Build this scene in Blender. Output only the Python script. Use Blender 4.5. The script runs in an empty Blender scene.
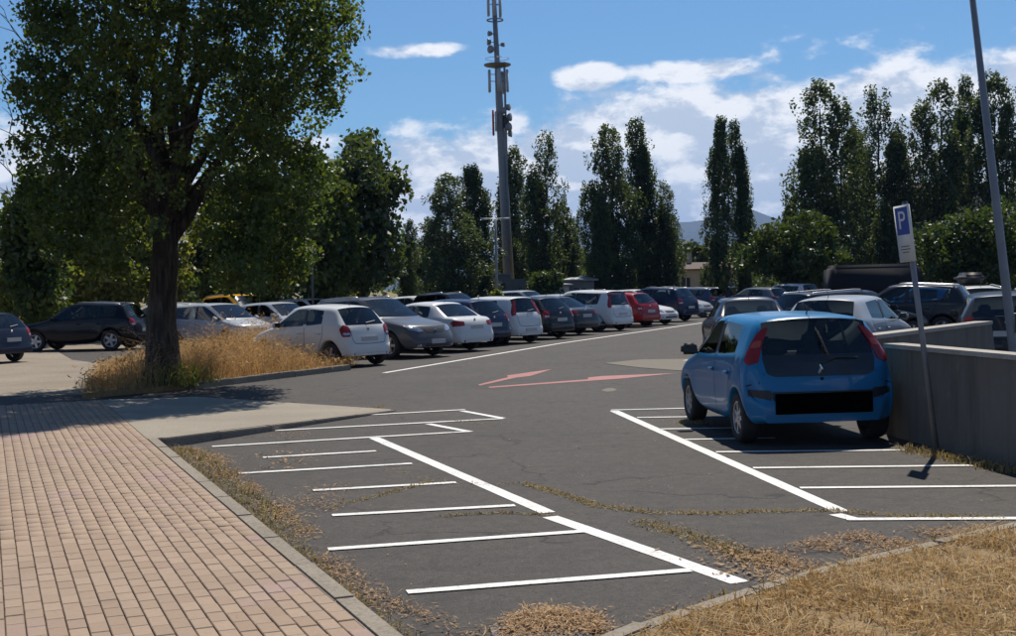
import bpy, bmesh, math, random
import numpy as np
from mathutils import Vector, Matrix
from mathutils.bvhtree import BVHTree
from mathutils.geometry import delaunay_2d_cdt
R = math.radians
random.seed(7); RNG = np.random.default_rng(7)
scene = bpy.context.scene
COL = scene.collection

# ------------------------------------------------------------------ camera
CAM_H, FOC, ROLL, HORIZ = 1.80, 1300.0, 1.4, 287.0      # metres, pixels of a 1016 px wide frame, degrees, pixel row
PITCH = math.atan((318.0 - HORIZ) / FOC)
cam_d = bpy.data.cameras.new('camera'); cam = bpy.data.objects.new('camera', cam_d); COL.objects.link(cam)
cam_d.sensor_width = 36.0; cam_d.lens = 36.0 * FOC / 1016.0
cam_d.clip_start = 0.1; cam_d.clip_end = 30000.0
cam.matrix_world = (Matrix.Translation((0, 0, CAM_H)) @ Matrix.Rotation(R(90) - PITCH, 4, 'X') @ Matrix.Rotation(-R(ROLL), 4, 'Z'))
scene.camera = cam

# ------------------------------------------------------------------ sun, sky, exposure
SUN_AZ, SUN_EL = 14.0, 56.0      # clockwise from the viewing direction / above the horizon
sun_d = bpy.data.lights.new('sun', 'SUN'); sun = bpy.data.objects.new('sun', sun_d); COL.objects.link(sun)
sun_d.energy = 5.0; sun_d.angle = R(0.53); sun_d.color = (1.0, 0.935, 0.83)
sdir = Vector((math.sin(R(SUN_AZ)) * math.cos(R(SUN_EL)), math.cos(R(SUN_AZ)) * math.cos(R(SUN_EL)), math.sin(R(SUN_EL))))
sun.rotation_euler = sdir.to_track_quat('Z', 'Y').to_euler()
sun.location = (20, 40, 60)
scene.view_settings.view_transform = 'Standard'; scene.view_settings.look = 'None'
scene.view_settings.exposure = 0.24; scene.view_settings.gamma = 1.0
scene.view_settings.use_curve_mapping = False
scene.cycles.max_bounces = 5; scene.cycles.diffuse_bounces = 2; scene.cycles.glossy_bounces = 2; scene.cycles.transparent_max_bounces = 8; scene.cycles.volume_bounces = 0


class NT:
    """small helper round a node tree"""
    def __init__(s, tree):
        s.t = tree; s.n = tree.nodes; s.l = tree.links
    def add(s, kind, **kw):
        nd = s.n.new(kind)
        for k, v in kw.items():
            setattr(nd, k, v)
        return nd
    def put(s, sock, v):
        if isinstance(v, bpy.types.NodeSocket): s.l.new(v, sock)
        elif v is not None:
            if hasattr(sock.default_value, '__len__') and not hasattr(v, '__len__'): v = [v] * len(sock.default_value)
            if hasattr(sock.default_value, '__len__') and len(sock.default_value) == 4 and len(v) == 3: v = (*v, 1)
            sock.default_value = v
    def math(s, op, a, b=None, c=None, clamp=False):
        nd = s.add('ShaderNodeMath', operation=op); nd.use_clamp = clamp
        for i, v in enumerate((a, b, c)):
            if v is not None: s.put(nd.inputs[i], v)
        return nd.outputs[0]
    def vmath(s, op, a, b=None):
        nd = s.add('ShaderNodeVectorMath', operation=op)
        s.put(nd.inputs[0], a)
        if b is not None: s.put(nd.inputs[1], b)
        return nd.outputs['Value'] if op in ('DOT_PRODUCT', 'LENGTH', 'DISTANCE') else nd.outputs[0]
    def mix(s, f, a, b, blend='MIX'):
        nd = s.add('ShaderNodeMix', data_type='RGBA', blend_type=blend)
        s.put(nd.inputs[0], f); s.put(nd.inputs[6], a); s.put(nd.inputs[7], b)
        return nd.outputs[2]
    def ramp(s, f, pts):
        nd = s.add('ShaderNodeValToRGB'); cr = nd.color_ramp
        while len(cr.elements) < len(pts): cr.elements.new(0.5)
        for e, (p, c) in zip(cr.elements, pts):
            e.position = p; e.color = (c, c, c, 1) if not hasattr(c, '__len__') else (*c, 1)
        s.put(nd.inputs[0], f); return nd.outputs[0]
    def smooth(s, v, lo, hi):
        nd = s.add('ShaderNodeMapRange', interpolation_type='SMOOTHSTEP')
        s.put(nd.inputs[0], v); s.put(nd.inputs[1], lo); s.put(nd.inputs[2], hi)
        return nd.outputs[0]
    def noise(s, vec, scale, detail=4, rough=0.55, dist=0.0):
        nd = s.add('ShaderNodeTexNoise'); nd.inputs['Scale'].default_value = scale; nd.inputs['Detail'].default_value = detail
        nd.inputs['Roughness'].default_value = rough; nd.inputs['Distortion'].default_value = dist
        if vec is not None: s.l.new(vec, nd.inputs['Vector'])
        return nd.outputs[0]
    def bump(s, h, strength=0.3, dist=0.02):
        nd = s.add('ShaderNodeBump'); nd.inputs['Strength'].default_value = strength; nd.inputs['Distance'].default_value = dist
        s.put(nd.inputs['Height'], h); return nd.outputs[0]


world = bpy.data.worlds.new('World'); scene.world = world; world.use_nodes = True
W = NT(world.node_tree); W.n.clear()
sky = W.add('ShaderNodeTexSky', sky_type='NISHITA'); sky.sun_disc = False
sky.sun_elevation = R(SUN_EL); sky.sun_rotation = R(SUN_AZ); sky.air_density = 1.0; sky.dust_density = 0.25; sky.ozone_density = 2.0
tc = W.add('ShaderNodeTexCoord').outputs['Generated']
sep = W.add('ShaderNodeSeparateXYZ'); W.l.new(tc, sep.inputs[0])
dx, dy, dz = sep.outputs
az = W.math('ARCTAN2', dx, dy)                                          # 0 along the view, + to the right
el = W.math('ARCSINE', dz)
cv = W.add('ShaderNodeCombineXYZ'); W.put(cv.inputs[0], dx); W.put(cv.inputs[1], dy); W.put(cv.inputs[2], W.math('MULTIPLY', dz, 2.1))
big = W.noise(cv.outputs[0], 5.0, 3, 0.5)
fine = W.noise(cv.outputs[0], 17.0, 9, 0.60, 0.15)
up = W.vmath('ADD', cv.outputs[0], (0.012, 0.008, 0.030))
fine_up = W.noise(up, 17.0, 6, 0.60, 0.15)
# the bank of cumulus above the horizon: its top undulates with direction
top = W.math('ADD', 0.143, W.math('ADD', W.math('MULTIPLY', W.math('SINE', W.math('MULTIPLY_ADD', az, 6.0, 5.75)), 0.032),
                                  W.math('MULTIPLY', W.math('SINE', W.math('MULTIPLY_ADD', az, 11.0, 1.2)), 0.010)))
bank = W.math('MULTIPLY', W.math('SUBTRACT', top, el), 30.0)
bank = W.math('MINIMUM', bank, 1.8)
def blob(a0, e0, wa, we, amp):
    q = W.math('ADD', W.math('POWER', W.math('DIVIDE', W.math('SUBTRACT', az, a0), wa), 2.0),
               W.math('POWER', W.math('DIVIDE', W.math('SUBTRACT', el, e0), we), 2.0))
    return W.math('MULTIPLY_ADD', W.math('MINIMUM', q, 4.0), -amp, amp * 0.9)
field = bank
for b in ((0.066, 0.157, 0.028, 0.012, 0.9), (0.150, 0.158, 0.050, 0.011, 0.8), (-0.068, 0.180, 0.034, 0.006, 0.45), (0.62, 0.25, 0.10, 0.03, 0.9),
          (-0.75, 0.22, 0.12, 0.03, 0.9), (-1.5, 0.3, 0.2, 0.05, 0.9), (1.5, 0.35, 0.2, 0.06, 0.9), (2.6, 0.3, 0.25, 0.05, 0.9), (-2.5, 0.4, 0.2, 0.06, 0.9)):
    field = W.math('MAXIMUM', field, blob(*b))
dens = W.math('ADD', field, W.math('ADD', W.math('MULTIPLY', W.math('SUBTRACT', fine, 0.5), 2.9), W.math('MULTIPLY', W.math('SUBTRACT', big, 0.5), 2.0)))
cover = W.smooth(dens, -0.12, 0.55)
haze_low = W.smooth(el, 0.10, 0.0)
shade = W.smooth(W.math('ADD', W.math('MULTIPLY', W.math('SUBTRACT', fine_up, fine), 7.0), W.math('MULTIPLY', dens, 0.28)), -0.30, 0.85)
ccol = W.mix(shade, (13.4, 13.5, 13.7), (7.6, 8.6, 10.2))
skyc = W.mix(1.0, sky.outputs[0], (0.66, 0.93, 1.16, 1), 'MULTIPLY')
wcol = W.mix(W.math('MULTIPLY', cover, 0.93), skyc, ccol)
bg = W.add('ShaderNodeBackground'); W.put(bg.inputs[0], wcol); bg.inputs[1].default_value = 0.068
wo = W.add('ShaderNodeOutputWorld'); W.l.new(bg.outputs[0], wo.inputs[0])

# ------------------------------------------------------------------ pixel -> place
_cs, _sn = math.cos(R(ROLL)), math.sin(R(ROLL))
def ray(px, py):
    a, b = px - 508.0, py - 318.0
    u = a * _cs - b * _sn; v = a * _sn + b * _cs
    return Vector((u, FOC * math.cos(PITCH) - v * math.sin(PITCH), -FOC * math.sin(PITCH) - v * math.cos(PITCH)))
def G(px, py, z=0.0):
    """ground place (at height z) seen at a pixel of the photograph"""
    d = ray(px, py); t = (z - CAM_H) / d.z
    return Vector((d.x * t, d.y * t, z))
def AT(px, py, Y):
    """place at distance Y seen at a pixel"""
    d = ray(px, py); t = Y / d.y
    return Vector((d.x * t, Y, CAM_H + d.z * t))

# ------------------------------------------------------------------ objects and meshes
def link(name, data, parent=None, mat=None, loc=None, rot=None, label=None, cat=None, group=None, kind=None):
    o = bpy.data.objects.new(name, data); COL.objects.link(o)
    if parent is not None: o.parent = parent
    if mat is not None and data is not None and not data.materials: data.materials.append(mat)
    if loc is not None: o.location = loc
    if rot is not None: o.rotation_euler = rot
    if label: o['label'] = label
    if cat: o['category'] = cat
    if group: o['group'] = group
    if kind: o['kind'] = kind
    return o
def me_py(name, verts, faces, smooth=False):
    me = bpy.data.meshes.new(name); me.from_pydata([tuple(v) for v in verts], [], faces); me.update()
    if smooth: me.polygons.foreach_set('use_smooth', [True] * len(me.polygons))
    return me
def me_np(name, V, F, smooth=False):
    """V (n,3), F (m,k) all faces of k corners"""
    V = np.asarray(V, dtype=np.float32); F = np.asarray(F, dtype=np.int32)
    me = bpy.data.meshes.new(name); m, k = F.shape
    me.vertices.add(len(V)); me.vertices.foreach_set('co', V.ravel())
    me.loops.add(m * k); me.loops.foreach_set('vertex_index', F.ravel())
    me.polygons.add(m); me.polygons.foreach_set('loop_start', np.arange(0, m * k, k, dtype=np.int32))
    me.update(calc_edges=True)
    if smooth: me.polygons.foreach_set('use_smooth', np.ones(m, dtype=bool))
    return me
class MB:
    """collects boxes, tubes and lathes into one mesh"""
    def __init__(s): s.v = []; s.f = []
    def box(s, c, size, rz=0.0, taper=1.0, rx=0.0):
        n = len(s.v); M = Matrix.Rotation(rz, 3, 'Z') @ Matrix.Rotation(rx, 3, 'X')
        for z in (-.5, .5):
            k = 1.0 if z < 0 else taper
            for x, y in ((-.5, -.5), (.5, -.5), (.5, .5), (-.5, .5)):
                s.v.append(Vector(c) + M @ Vector((x * size[0] * k, y * size[1] * k, z * size[2])))
        s.f += [[n + i for i in q] for q in ((3, 2, 1, 0), (4, 5, 6, 7), (0, 1, 5, 4), (1, 2, 6, 5), (2, 3, 7, 6), (3, 0, 4, 7))]
        return s
    def tube(s, pts, radii, seg=8, cap=True):
        n0 = len(s.v); pts = [Vector(p) for p in pts]
        if not hasattr(radii, '__len__'): radii = [radii] * len(pts)
        for i, p in enumerate(pts):
            d = (pts[min(i + 1, len(pts) - 1)] - pts[max(i - 1, 0)]).normalized()
            a = d.cross(Vector((0, 1, 0)) if abs(d.y) < 0.9 else Vector((1, 0, 0))).normalized(); b = d.cross(a)
            for k in range(seg):
                t = 2 * math.pi * k / seg
                s.v.append(p + (a * math.cos(t) + b * math.sin(t)) * radii[i])
        for i in range(len(pts) - 1):
            for k in range(seg):
                q = n0 + i * seg
                s.f.append([q + k, q + (k + 1) % seg, q + seg + (k + 1) % seg, q + seg + k])
        if cap:
            s.f.append([n0 + k for k in range(seg)][::-1]); s.f.append([len(s.v) - seg + k for k in range(seg)])
        return s
    def lathe(s, prof, axis='x', seg=24, c=(0, 0, 0)):
        """prof: (radius, along) pairs"""
        n0 = len(s.v); c = Vector(c)
        for r, h in prof:
            for k in range(seg):
                t = 2 * math.pi * k / seg; a, b = r * math.cos(t), r * math.sin(t)
                s.v.append(c + (Vector((h, a, b)) if axis == 'x' else Vector((a, b, h)) if axis == 'z' else Vector((a, h, b))))
        for i in range(len(prof) - 1):
            for k in range(seg):
                q = n0 + i * seg
                s.f.append([q + k, q + (k + 1) % seg, q + seg + (k + 1) % seg, q + seg + k])
        return s
    def prism(s, poly, z0, z1):
        n = len(s.v); m = len(poly)
        s.v += [Vector((p[0], p[1], z0)) for p in poly] + [Vector((p[0], p[1], z1)) for p in poly]
        s.f += [[n + i for i in range(m)][::-1], [n + m + i for i in range(m)]]
        s.f += [[n + i, n + (i + 1) % m, n + m + (i + 1) % m, n + m + i] for i in range(m)]
        return s
    def mesh(s, name, smooth=False):
        me = me_py(name, s.v, s.f, smooth)
        bm = bmesh.new(); bm.from_mesh(me); bmesh.ops.recalc_face_normals(bm, faces=bm.faces); bm.to_mesh(me); bm.free()
        return me
def ccw(poly):
    a = sum(poly[i][0] * poly[(i + 1) % len(poly)][1] - poly[(i + 1) % len(poly)][0] * poly[i][1] for i in range(len(poly)))
    return poly if a > 0 else poly[::-1]
def sheet(name, poly, z, **kw):
    """flat ground polygon"""
    poly = ccw([(p[0], p[1]) for p in poly])
    return link(name, me_py(name, [(p[0], p[1], z) for p in poly], [list(range(len(poly)))]), **kw)

# ------------------------------------------------------------------ materials
def mat(name):
    m = bpy.data.materials.new(name); m.use_nodes = True
    t = NT(m.node_tree); t.n.clear()
    t.out = t.add('ShaderNodeOutputMaterial'); t.m = m
    return t
def bsdf(t, col, rough=0.6, metal=0.0, normal=None, spec=0.5, coat=0.0):
    b = t.add('ShaderNodeBsdfPrincipled')
    t.put(b.inputs['Base Color'], col); t.put(b.inputs['Roughness'], rough); b.inputs['Metallic'].default_value = metal
    b.inputs['Specular IOR Level'].default_value = spec; b.inputs['Coat Weight'].default_value = coat; b.inputs['Coat Roughness'].default_value = 0.04
    if normal is not None: t.l.new(normal, b.inputs['Normal'])
    t.l.new(b.outputs[0], t.out.inputs[0]); return b
def wpos(t): return t.add('ShaderNodeNewGeometry').outputs['Position']
def simple(name, col, rough=0.6, metal=0.0, var=0.12, scale=6.0, spec=0.5, bump=0.0):
    t = mat(name); p = t.add('ShaderNodeTexCoord').outputs['Object']
    n = t.noise(p, scale, 5)
    c = t.mix(n, [max(0, x * (1 - var * 2)) for x in col], [min(1, x * (1 + var * 2)) for x in col])
    bsdf(t, c, rough, metal, t.bump(t.noise(p, scale * 6, 4), bump, 0.01) if bump else None, spec); return t.m
M = {}
# asphalt: tired grey surface, lighter worn patches, dark repairs, fine stone speckle
t = mat('asphalt'); p = wpos(t)
big_ = t.noise(p, 0.35, 5, 0.6); mid_ = t.noise(p, 2.3, 6, 0.65); spk = t.noise(p, 95.0, 2, 0.6)
c = t.ramp(big_, [(0.30, (0.033, 0.028, 0.025)), (0.62, (0.054, 0.046, 0.040))])
c = t.mix(t.ramp(mid_, [(0.45, 0.0), (0.72, 0.6)]), c, (0.070, 0.059, 0.049))
c = t.mix(t.ramp(t.noise(p, 7.0, 8, 0.78), [(0.40, 0.7), (0.53, 0.0)]), c, (0.020, 0.0175, 0.0155))
c = t.mix(t.ramp(t.noise(p, 5.0, 8, 0.78), [(0.52, 0.0), (0.68, 0.6)]), c, (0.088, 0.073, 0.059))
grit = t.noise(p, 30.0, 6, 0.8)
c = t.mix(t.ramp(grit, [(0.40, 0.75), (0.52, 0.0)]), c, (0.019, 0.017, 0.016))
c = t.mix(t.ramp(grit, [(0.54, 0.0), (0.72, 0.7)]), c, (0.092, 0.080, 0.068))
c = t.mix(t.ramp(t.noise(p, 0.9, 4, 0.7), [(0.58, 0.0), (0.70, 0.55)]), c, (0.022, 0.020, 0.019))
mpd = t.add('ShaderNodeMapping'); mpd.inputs['Rotation'].default_value = (0, 0, 0.25); mpd.inputs['Scale'].default_value = (1.6, 0.12, 1); t.l.new(p, mpd.inputs[0])
c = t.mix(t.ramp(t.noise(mpd.outputs[0], 1.3, 4, 0.6), [(0.55, 0.0), (0.75, 0.45)]), c, (0.026, 0.023, 0.022))
c = t.mix(t.ramp(spk, [(0.55, 0.0), (0.75, 0.75)]), c, (0.13, 0.115, 0.10))
c = t.mix(t.ramp(spk, [(0.28, 0.65), (0.42, 0.0)]), c, (0.012, 0.011, 0.011))
vor = t.add('ShaderNodeTexVoronoi', feature='DISTANCE_TO_EDGE'); vor.inputs['Scale'].default_value = 0.42
dv = t.add('ShaderNodeVectorMath', operation='ADD'); t.l.new(p, dv.inputs[0])
nz = t.add('ShaderNodeTexNoise'); nz.inputs['Scale'].default_value = 1.7; nz.inputs['Detail'].default_value = 5; t.l.new(p, nz.inputs['Vector'])
t.l.new(nz.outputs[1], dv.inputs[1]); t.l.new(dv.outputs[0], vor.inputs['Vector'])
crack = t.math('MULTIPLY', t.ramp(vor.outputs[0], [(0.0, 1.0), (0.012, 0.0)]), t.ramp(t.noise(p, 0.5, 2), [(0.44, 0.0), (0.56, 0.9)]))
c = t.mix(crack, c, (0.010, 0.009, 0.008))
bsdf(t, c, 0.86, 0, t.bump(t.math('ADD', spk, t.math('MULTIPLY', crack, -2.0)), 0.55, 0.006), 0.35); M['asphalt'] = t.m
t = mat('patch'); p = wpos(t)
c = t.mix(t.noise(p, 3.0, 6), (0.10, 0.086, 0.064), (0.15, 0.13, 0.098)); c = t.mix(t.ramp(t.noise(p, 90, 2), [(0.5, 0), (0.75, 0.6)]), c, (0.21, 0.18, 0.14))
bsdf(t, c, 0.9, 0, t.bump(t.noise(p, 90, 2), 0.4, 0.005)); M['patch'] = t.m
def paint(name, col, wear_lo=0.60, wear_hi=0.72):
    t = mat(name); p = wpos(t)
    wear = t.math('MAXIMUM', t.ramp(t.noise(p, 42, 5, 0.75), [(wear_lo - .04, 0.0), (wear_hi, 0.85)]), t.math('MULTIPLY', t.ramp(t.noise(p, 3.2, 6, 0.75), [(0.54, 0.0), (0.70, 0.8)]), t.ramp(t.noise(p, 30, 3, .7), [(0.40, 0.0), (0.55, 1.0)])))
    c = t.mix(t.ramp(t.noise(p, 1.3, 5, .6), [(0.35, 0.0), (0.75, 0.45)]), col, [x * .62 for x in col])
    c = t.mix(wear, c, (0.07, 0.062, 0.055))
    bsdf(t, c, 0.65, 0, t.bump(t.noise(p, 95, 2), 0.35, 0.004), 0.4); return t.m
M['white_paint'] = paint('white_paint', (0.70, 0.685, 0.65), 0.57, 0.70); M['red_paint'] = paint('red_paint', (0.42, 0.10, 0.08), 0.42, 0.66)
# paving bricks, tan to rose with a few purple-grey ones
def brick_mat(name):
    t = mat(name); p = wpos(t); g = t.add('ShaderNodeNewGeometry'); oi = t.add('ShaderNodeObjectInfo')
    r = t.math('FRACT', t.math('ADD', g.outputs['Random Per Island'], oi.outputs['Random']))
    c = t.ramp(r, [(0.0, (0.275, 0.196, 0.135)), (0.35, (0.305, 0.221, 0.154)), (0.7, (0.335, 0.247, 0.174)), (1.0, (0.28, 0.201, 0.142))])
    c = t.mix(t.ramp(t.noise(p, 1.1, 3), [(0.54, 0.0), (0.68, 0.75)]), c, (0.31, 0.215, 0.20))
    c = t.mix(t.ramp(t.noise(p, 38, 5, 0.7), [(0.42, 0.0), (0.8, 0.55)]), c, (0.22, 0.15, 0.115))
    c = t.mix(t.ramp(t.noise(p, 0.5, 3), [(0.45, 0.0), (0.75, 0.4)]), c, (0.24, 0.185, 0.14))
    c = t.mix(t.ramp(t.noise(p, 2.2, 6, .75), [(0.55, 0.0), (0.72, 0.4)]), c, (0.20, 0.145, 0.11))
    bsdf(t, c, 0.88, 0, t.bump(t.noise(p, 120, 3), 0.35, 0.004), 0.3); return t.m
M['brick'] = brick_mat('brick')
def ground_mat(name, c1, c2, c3, s1=1.2, s2=24, bump=0.5):
    t = mat(name); p = wpos(t)
    c = t.mix(t.ramp(t.noise(p, s1, 5), [(0.35, 0), (0.65, 1)]), c1, c2); c = t.mix(t.ramp(t.noise(p, s2, 5, 0.65), [(0.45, 0), (0.7, 0.8)]), c, c3)
    bsdf(t, c, 0.92, 0, t.bump(t.noise(p, s2 * 2, 4), bump, 0.012), 0.25); return t.m
M['sand'] = ground_mat('joint_sand', (0.13, 0.090, 0.062), (0.18, 0.125, 0.088), (0.10, 0.07, 0.05))
M['slab'] = ground_mat('slab', (0.240, 0.208, 0.165), (0.29, 0.255, 0.20), (0.18, 0.158, 0.128), 0.8, 40, 0.25)
M['lane'] = ground_mat('lane', (0.21, 0.172, 0.13), (0.27, 0.225, 0.17), (0.15, 0.123, 0.095), 0.6, 12, 0.25)
M['kerb'] = ground_mat('kerb', (0.22, 0.188, 0.148), (0.28, 0.242, 0.19), (0.13, 0.112, 0.09), 1.6, 35, 0.35)
M['soil'] = ground_mat('soil', (0.19, 0.125, 0.06), (0.28, 0.19, 0.09), (0.12, 0.085, 0.045), 1.4, 14, 0.8)
M['field'] = ground_mat('field', (0.16, 0.13, 0.05), (0.22, 0.165, 0.07), (0.10, 0.10, 0.035), 0.03, 0.6, 0.2)
t = mat('concrete_wall'); p = wpos(t); mp = t.add('ShaderNodeMapping'); mp.inputs['Scale'].default_value = (2.2, 2.2, 0.25); t.l.new(p, mp.inputs[0])
c = t.mix(t.noise(p, 1.4, 6, 0.65), (0.115, 0.100, 0.083), (0.19, 0.168, 0.140))
c = t.mix(t.ramp(t.noise(mp.outputs[0], 2.0, 5, 0.65), [(0.48, 0), (0.68, 0.6)]), c, (0.062, 0.053, 0.044))
c = t.mix(t.ramp(t.noise(p, 3.2, 3), [(0.62, 0), (0.70, 0.5)]), c, (0.21, 0.19, 0.16))
bsdf(t, c, 0.9, 0, t.bump(t.noise(p, 30, 5), 0.4, 0.01), 0.3); M['concrete'] = t.m
M['coping'] = ground_mat('coping', (0.33, 0.30, 0.26), (0.42, 0.385, 0.33), (0.24, 0.22, 0.19), 3, 40, 0.2)
def leaf_mat(name, dark, light, hot, trans=0.35, rough=0.5, tint=(1.5, 1.6, 0.55, 1)):
    t = mat(name); g = t.add('ShaderNodeNewGeometry'); p = g.outputs['Position']; r = g.outputs['Random Per Island']
    c = t.ramp(r, [(0.0, dark), (0.6, light), (0.93, light), (1.0, hot)])
    c = t.mix(t.ramp(t.noise(p, 0.55, 3), [(0.4, 0.0), (0.7, 0.55)]), c, hot)
    d = t.add('ShaderNodeBsdfPrincipled'); t.put(d.inputs['Base Color'], c); d.inputs['Roughness'].default_value = rough; d.inputs['Specular IOR Level'].default_value = 0.35
    tr = t.add('ShaderNodeBsdfTranslucent'); t.put(tr.inputs[0], t.mix(1.0, c, tint, 'MULTIPLY'))
    mx = t.add('ShaderNodeMixShader'); mx.inputs[0].default_value = trans
    t.l.new(d.outputs[0], mx.inputs[1]); t.l.new(tr.outputs[0], mx.inputs[2]); t.l.new(mx.outputs[0], t.out.inputs[0]); return t.m
M['leaf_main'] = leaf_mat('leaf_main', (0.030, 0.050, 0.017), (0.080, 0.112, 0.034), (0.17, 0.185, 0.052), 0.45)
M['leaf_poplar'] = leaf_mat('leaf_poplar', (0.034, 0.050, 0.024), (0.072, 0.097, 0.042), (0.12, 0.142, 0.055), 0.32)
M['leaf_bush'] = leaf_mat('leaf_bush', (0.028, 0.046, 0.014), (0.056, 0.082, 0.023), (0.098, 0.122, 0.034), 0.30)
M['leaf_scrub'] = leaf_mat('leaf_scrub', (0.10, 0.12, 0.03), (0.19, 0.20, 0.05), (0.30, 0.26, 0.08), 0.4)
M['straw'] = leaf_mat('straw', (0.26, 0.150, 0.062), (0.47, 0.31, 0.14), (0.56, 0.42, 0.22), 0.34, 0.75, (1.15, 1.0, .8, 1))
M['cut_straw'] = leaf_mat('cut_straw', (0.25, 0.150, 0.06), (0.52, 0.37, 0.175), (0.62, 0.49, 0.29), 0.25, 0.75, (1.15, 1.0, .75, 1))
M['weed'] = leaf_mat('weed', (0.14, 0.105, 0.045), (0.32, 0.235, 0.11), (0.42, 0.32, 0.17), 0.3, 0.8, (1.1, 1.1, .7, 1))
M['green_weed'] = leaf_mat('green_weed', (0.07, 0.085, 0.02), (0.15, 0.16, 0.045), (0.26, 0.22, 0.08), 0.3, 0.7)
M['litter'] = leaf_mat('litter', (0.16, 0.085, 0.038), (0.36, 0.215, 0.10), (0.50, 0.34, 0.18), 0.1, 0.85, (1, .9, .7, 1))
t = mat('bark'); p = t.add('ShaderNodeTexCoord').outputs['Object']; mp = t.add('ShaderNodeMapping'); mp.inputs['Scale'].default_value = (6, 6, 0.9); t.l.new(p, mp.inputs[0])
n = t.noise(mp.outputs[0], 2.4, 6, 0.65)
bsdf(t, t.ramp(n, [(0.35, (0.032, 0.024, 0.018)), (0.55, (0.085, 0.066, 0.05)), (0.72, (0.15, 0.125, 0.10))]), 0.9, 0, t.bump(n, 1.0, 0.05), 0.2); M['bark'] = t.m
# car paint takes its colour from the object; the inside of the shell is dark lining
def car_paint(name, rough, metal, coat):
    t = mat(name); oi = t.add('ShaderNodeObjectInfo'); g = t.add('ShaderNodeNewGeometry'); p = t.add('ShaderNodeTexCoord').outputs['Object']
    c = t.mix(t.ramp(t.noise(p, 3.0, 5), [(0.45, 0), (0.8, 0.035)]), oi.outputs['Color'], (0.20, 0.17, 0.14))
    c = t.mix(g.outputs['Backfacing'], c, (0.02, 0.02, 0.022))
    bsdf(t, c, rough, metal, None, 0.15, coat); return t.m
M['paint'] = car_paint('car_paint', 0.28, 0.0, 0.32)
def glass(name, tint, refl=1.0):
    t = mat(name); fr = t.add('ShaderNodeFresnel'); fr.inputs[0].default_value = 1.5
    tr = t.add('ShaderNodeBsdfTransparent'); t.put(tr.inputs[0], tint); gl = t.add('ShaderNodeBsdfGlossy'); gl.inputs['Roughness'].default_value = 0.03
    mx = t.add('ShaderNodeMixShader'); t.put(mx.inputs[0], t.math('MULTIPLY_ADD', fr.outputs[0], refl, 0.02, clamp=True))
    t.l.new(tr.outputs[0], mx.inputs[1]); t.l.new(gl.outputs[0], mx.inputs[2]); t.l.new(mx.outputs[0], t.out.inputs[0]); return t.m
M['glass'] = glass('car_glass', (0.50, 0.57, 0.58))
M['trim'] = simple('black_trim', (0.018, 0.018, 0.019), 0.5, 0, 0.1)
M['seam'] = simple('seam', (0.006, 0.006, 0.007), 0.9, 0, 0.05)
M['rubber'] = simple('rubber', (0.022, 0.021, 0.021), 0.85, 0, 0.2, 8)
M['alloy'] = simple('alloy', (0.42, 0.42, 0.43), 0.38, 0.8, 0.1)
M['cabin'] = simple('cabin', (0.030, 0.030, 0.033), 0.85, 0, 0.2)
M['lamp_red'] = simple('lamp_red', (0.23, 0.012, 0.010), 0.14, 0, 0.1, 20)
M['lamp_dim'] = simple('lamp_dim', (0.36, 0.07, 0.045), 0.15, 0, 0.1, 20)
M['lamp_clear'] = simple('lamp_clear', (0.42, 0.43, 0.45), 0.10, 0.55, 0.25, 14)
M['plate'] = simple('plate', (0.42, 0.42, 0.41), 0.45, 0, 0.05)
M['plate_black'] = simple('plate_black', (0.002, 0.002, 0.002), 1.0, 0, 0.0, spec=0.0)
M['chrome'] = simple('chrome', (0.55, 0.55, 0.56), 0.18, 1.0, 0.05)
M['galv'] = simple('galvanised', (0.20, 0.205, 0.215), 0.5, 0.35, 0.15, 3)
M['lamp_pole'] = simple('lamp_pole', (0.20, 0.21, 0.225), 0.5, 0.2, 0.12, 3)
M['dark_metal'] = simple('dark_metal', (0.055, 0.058, 0.065), 0.55, 0.3, 0.15, 3)
M['antenna'] = simple('antenna', (0.45, 0.46, 0.47), 0.5, 0, 0.06)
M['beacon'] = simple('beacon', (0.42, 0.05, 0.035), 0.5, 0, 0.06)
M['sign_white'] = simple('sign_white', (0.62, 0.63, 0.62), 0.45, 0, 0.05); M['sign_blue'] = simple('sign_blue', (0.015, 0.06, 0.30), 0.4, 0, 0.05)
M['render_wall'] = simple('render_wall', (0.44, 0.38, 0.29), 0.9, 0, 0.1, 1.2); M['roof_tile'] = simple('roof_tile', (0.10, 0.068, 0.055), 0.9, 0, 0.18, 5)
M['shed_wall'] = simple('shed_wall', (0.20, 0.20, 0.19), 0.85, 0, 0.15, 2); M['window_dark'] = simple('window_dark', (0.02, 0.025, 0.03), 0.12)
M['trailer'] = simple('trailer', (0.006, 0.0065, 0.010), 0.9, 0, 0.12, 2); M['white_metal'] = simple('white_metal', (0.55, 0.55, 0.54), 0.5)

# ------------------------------------------------------------------ the ground
def arr(lst): return [Vector(q) for q in lst]
FAR = 9000.0
ground = link('ground', me_py('ground', [(-FAR, -FAR, -0.03), (FAR, -FAR, -0.03), (FAR, FAR, -0.03), (-FAR, FAR, -0.03)], [[0, 1, 2, 3]]), mat=M['field'], kind='structure',
              label='dry open ground reaching out to the foot of the hills', cat='ground')
car_park = link('car_park', me_py('car_park', [(-70, -4, 0), (95, -4, 0), (95, 104, 0), (-70, 104, 0)], [[0, 1, 2, 3]]), mat=M['asphalt'], kind='structure',
                label='worn dark asphalt surface of the car park', cat='road')
KZ = 0.12                                                   # height of pavement and kerbs
kA, kB = G(405, 636, KZ), G(158, 438, KZ)                   # kerb along the brick pavement: near end, far corner
kd = (kB - kA).normalized(); kn = Vector((-kd.y, kd.x, 0))  # along, and to the left
if kn.x > 0: kn = -kn
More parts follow.
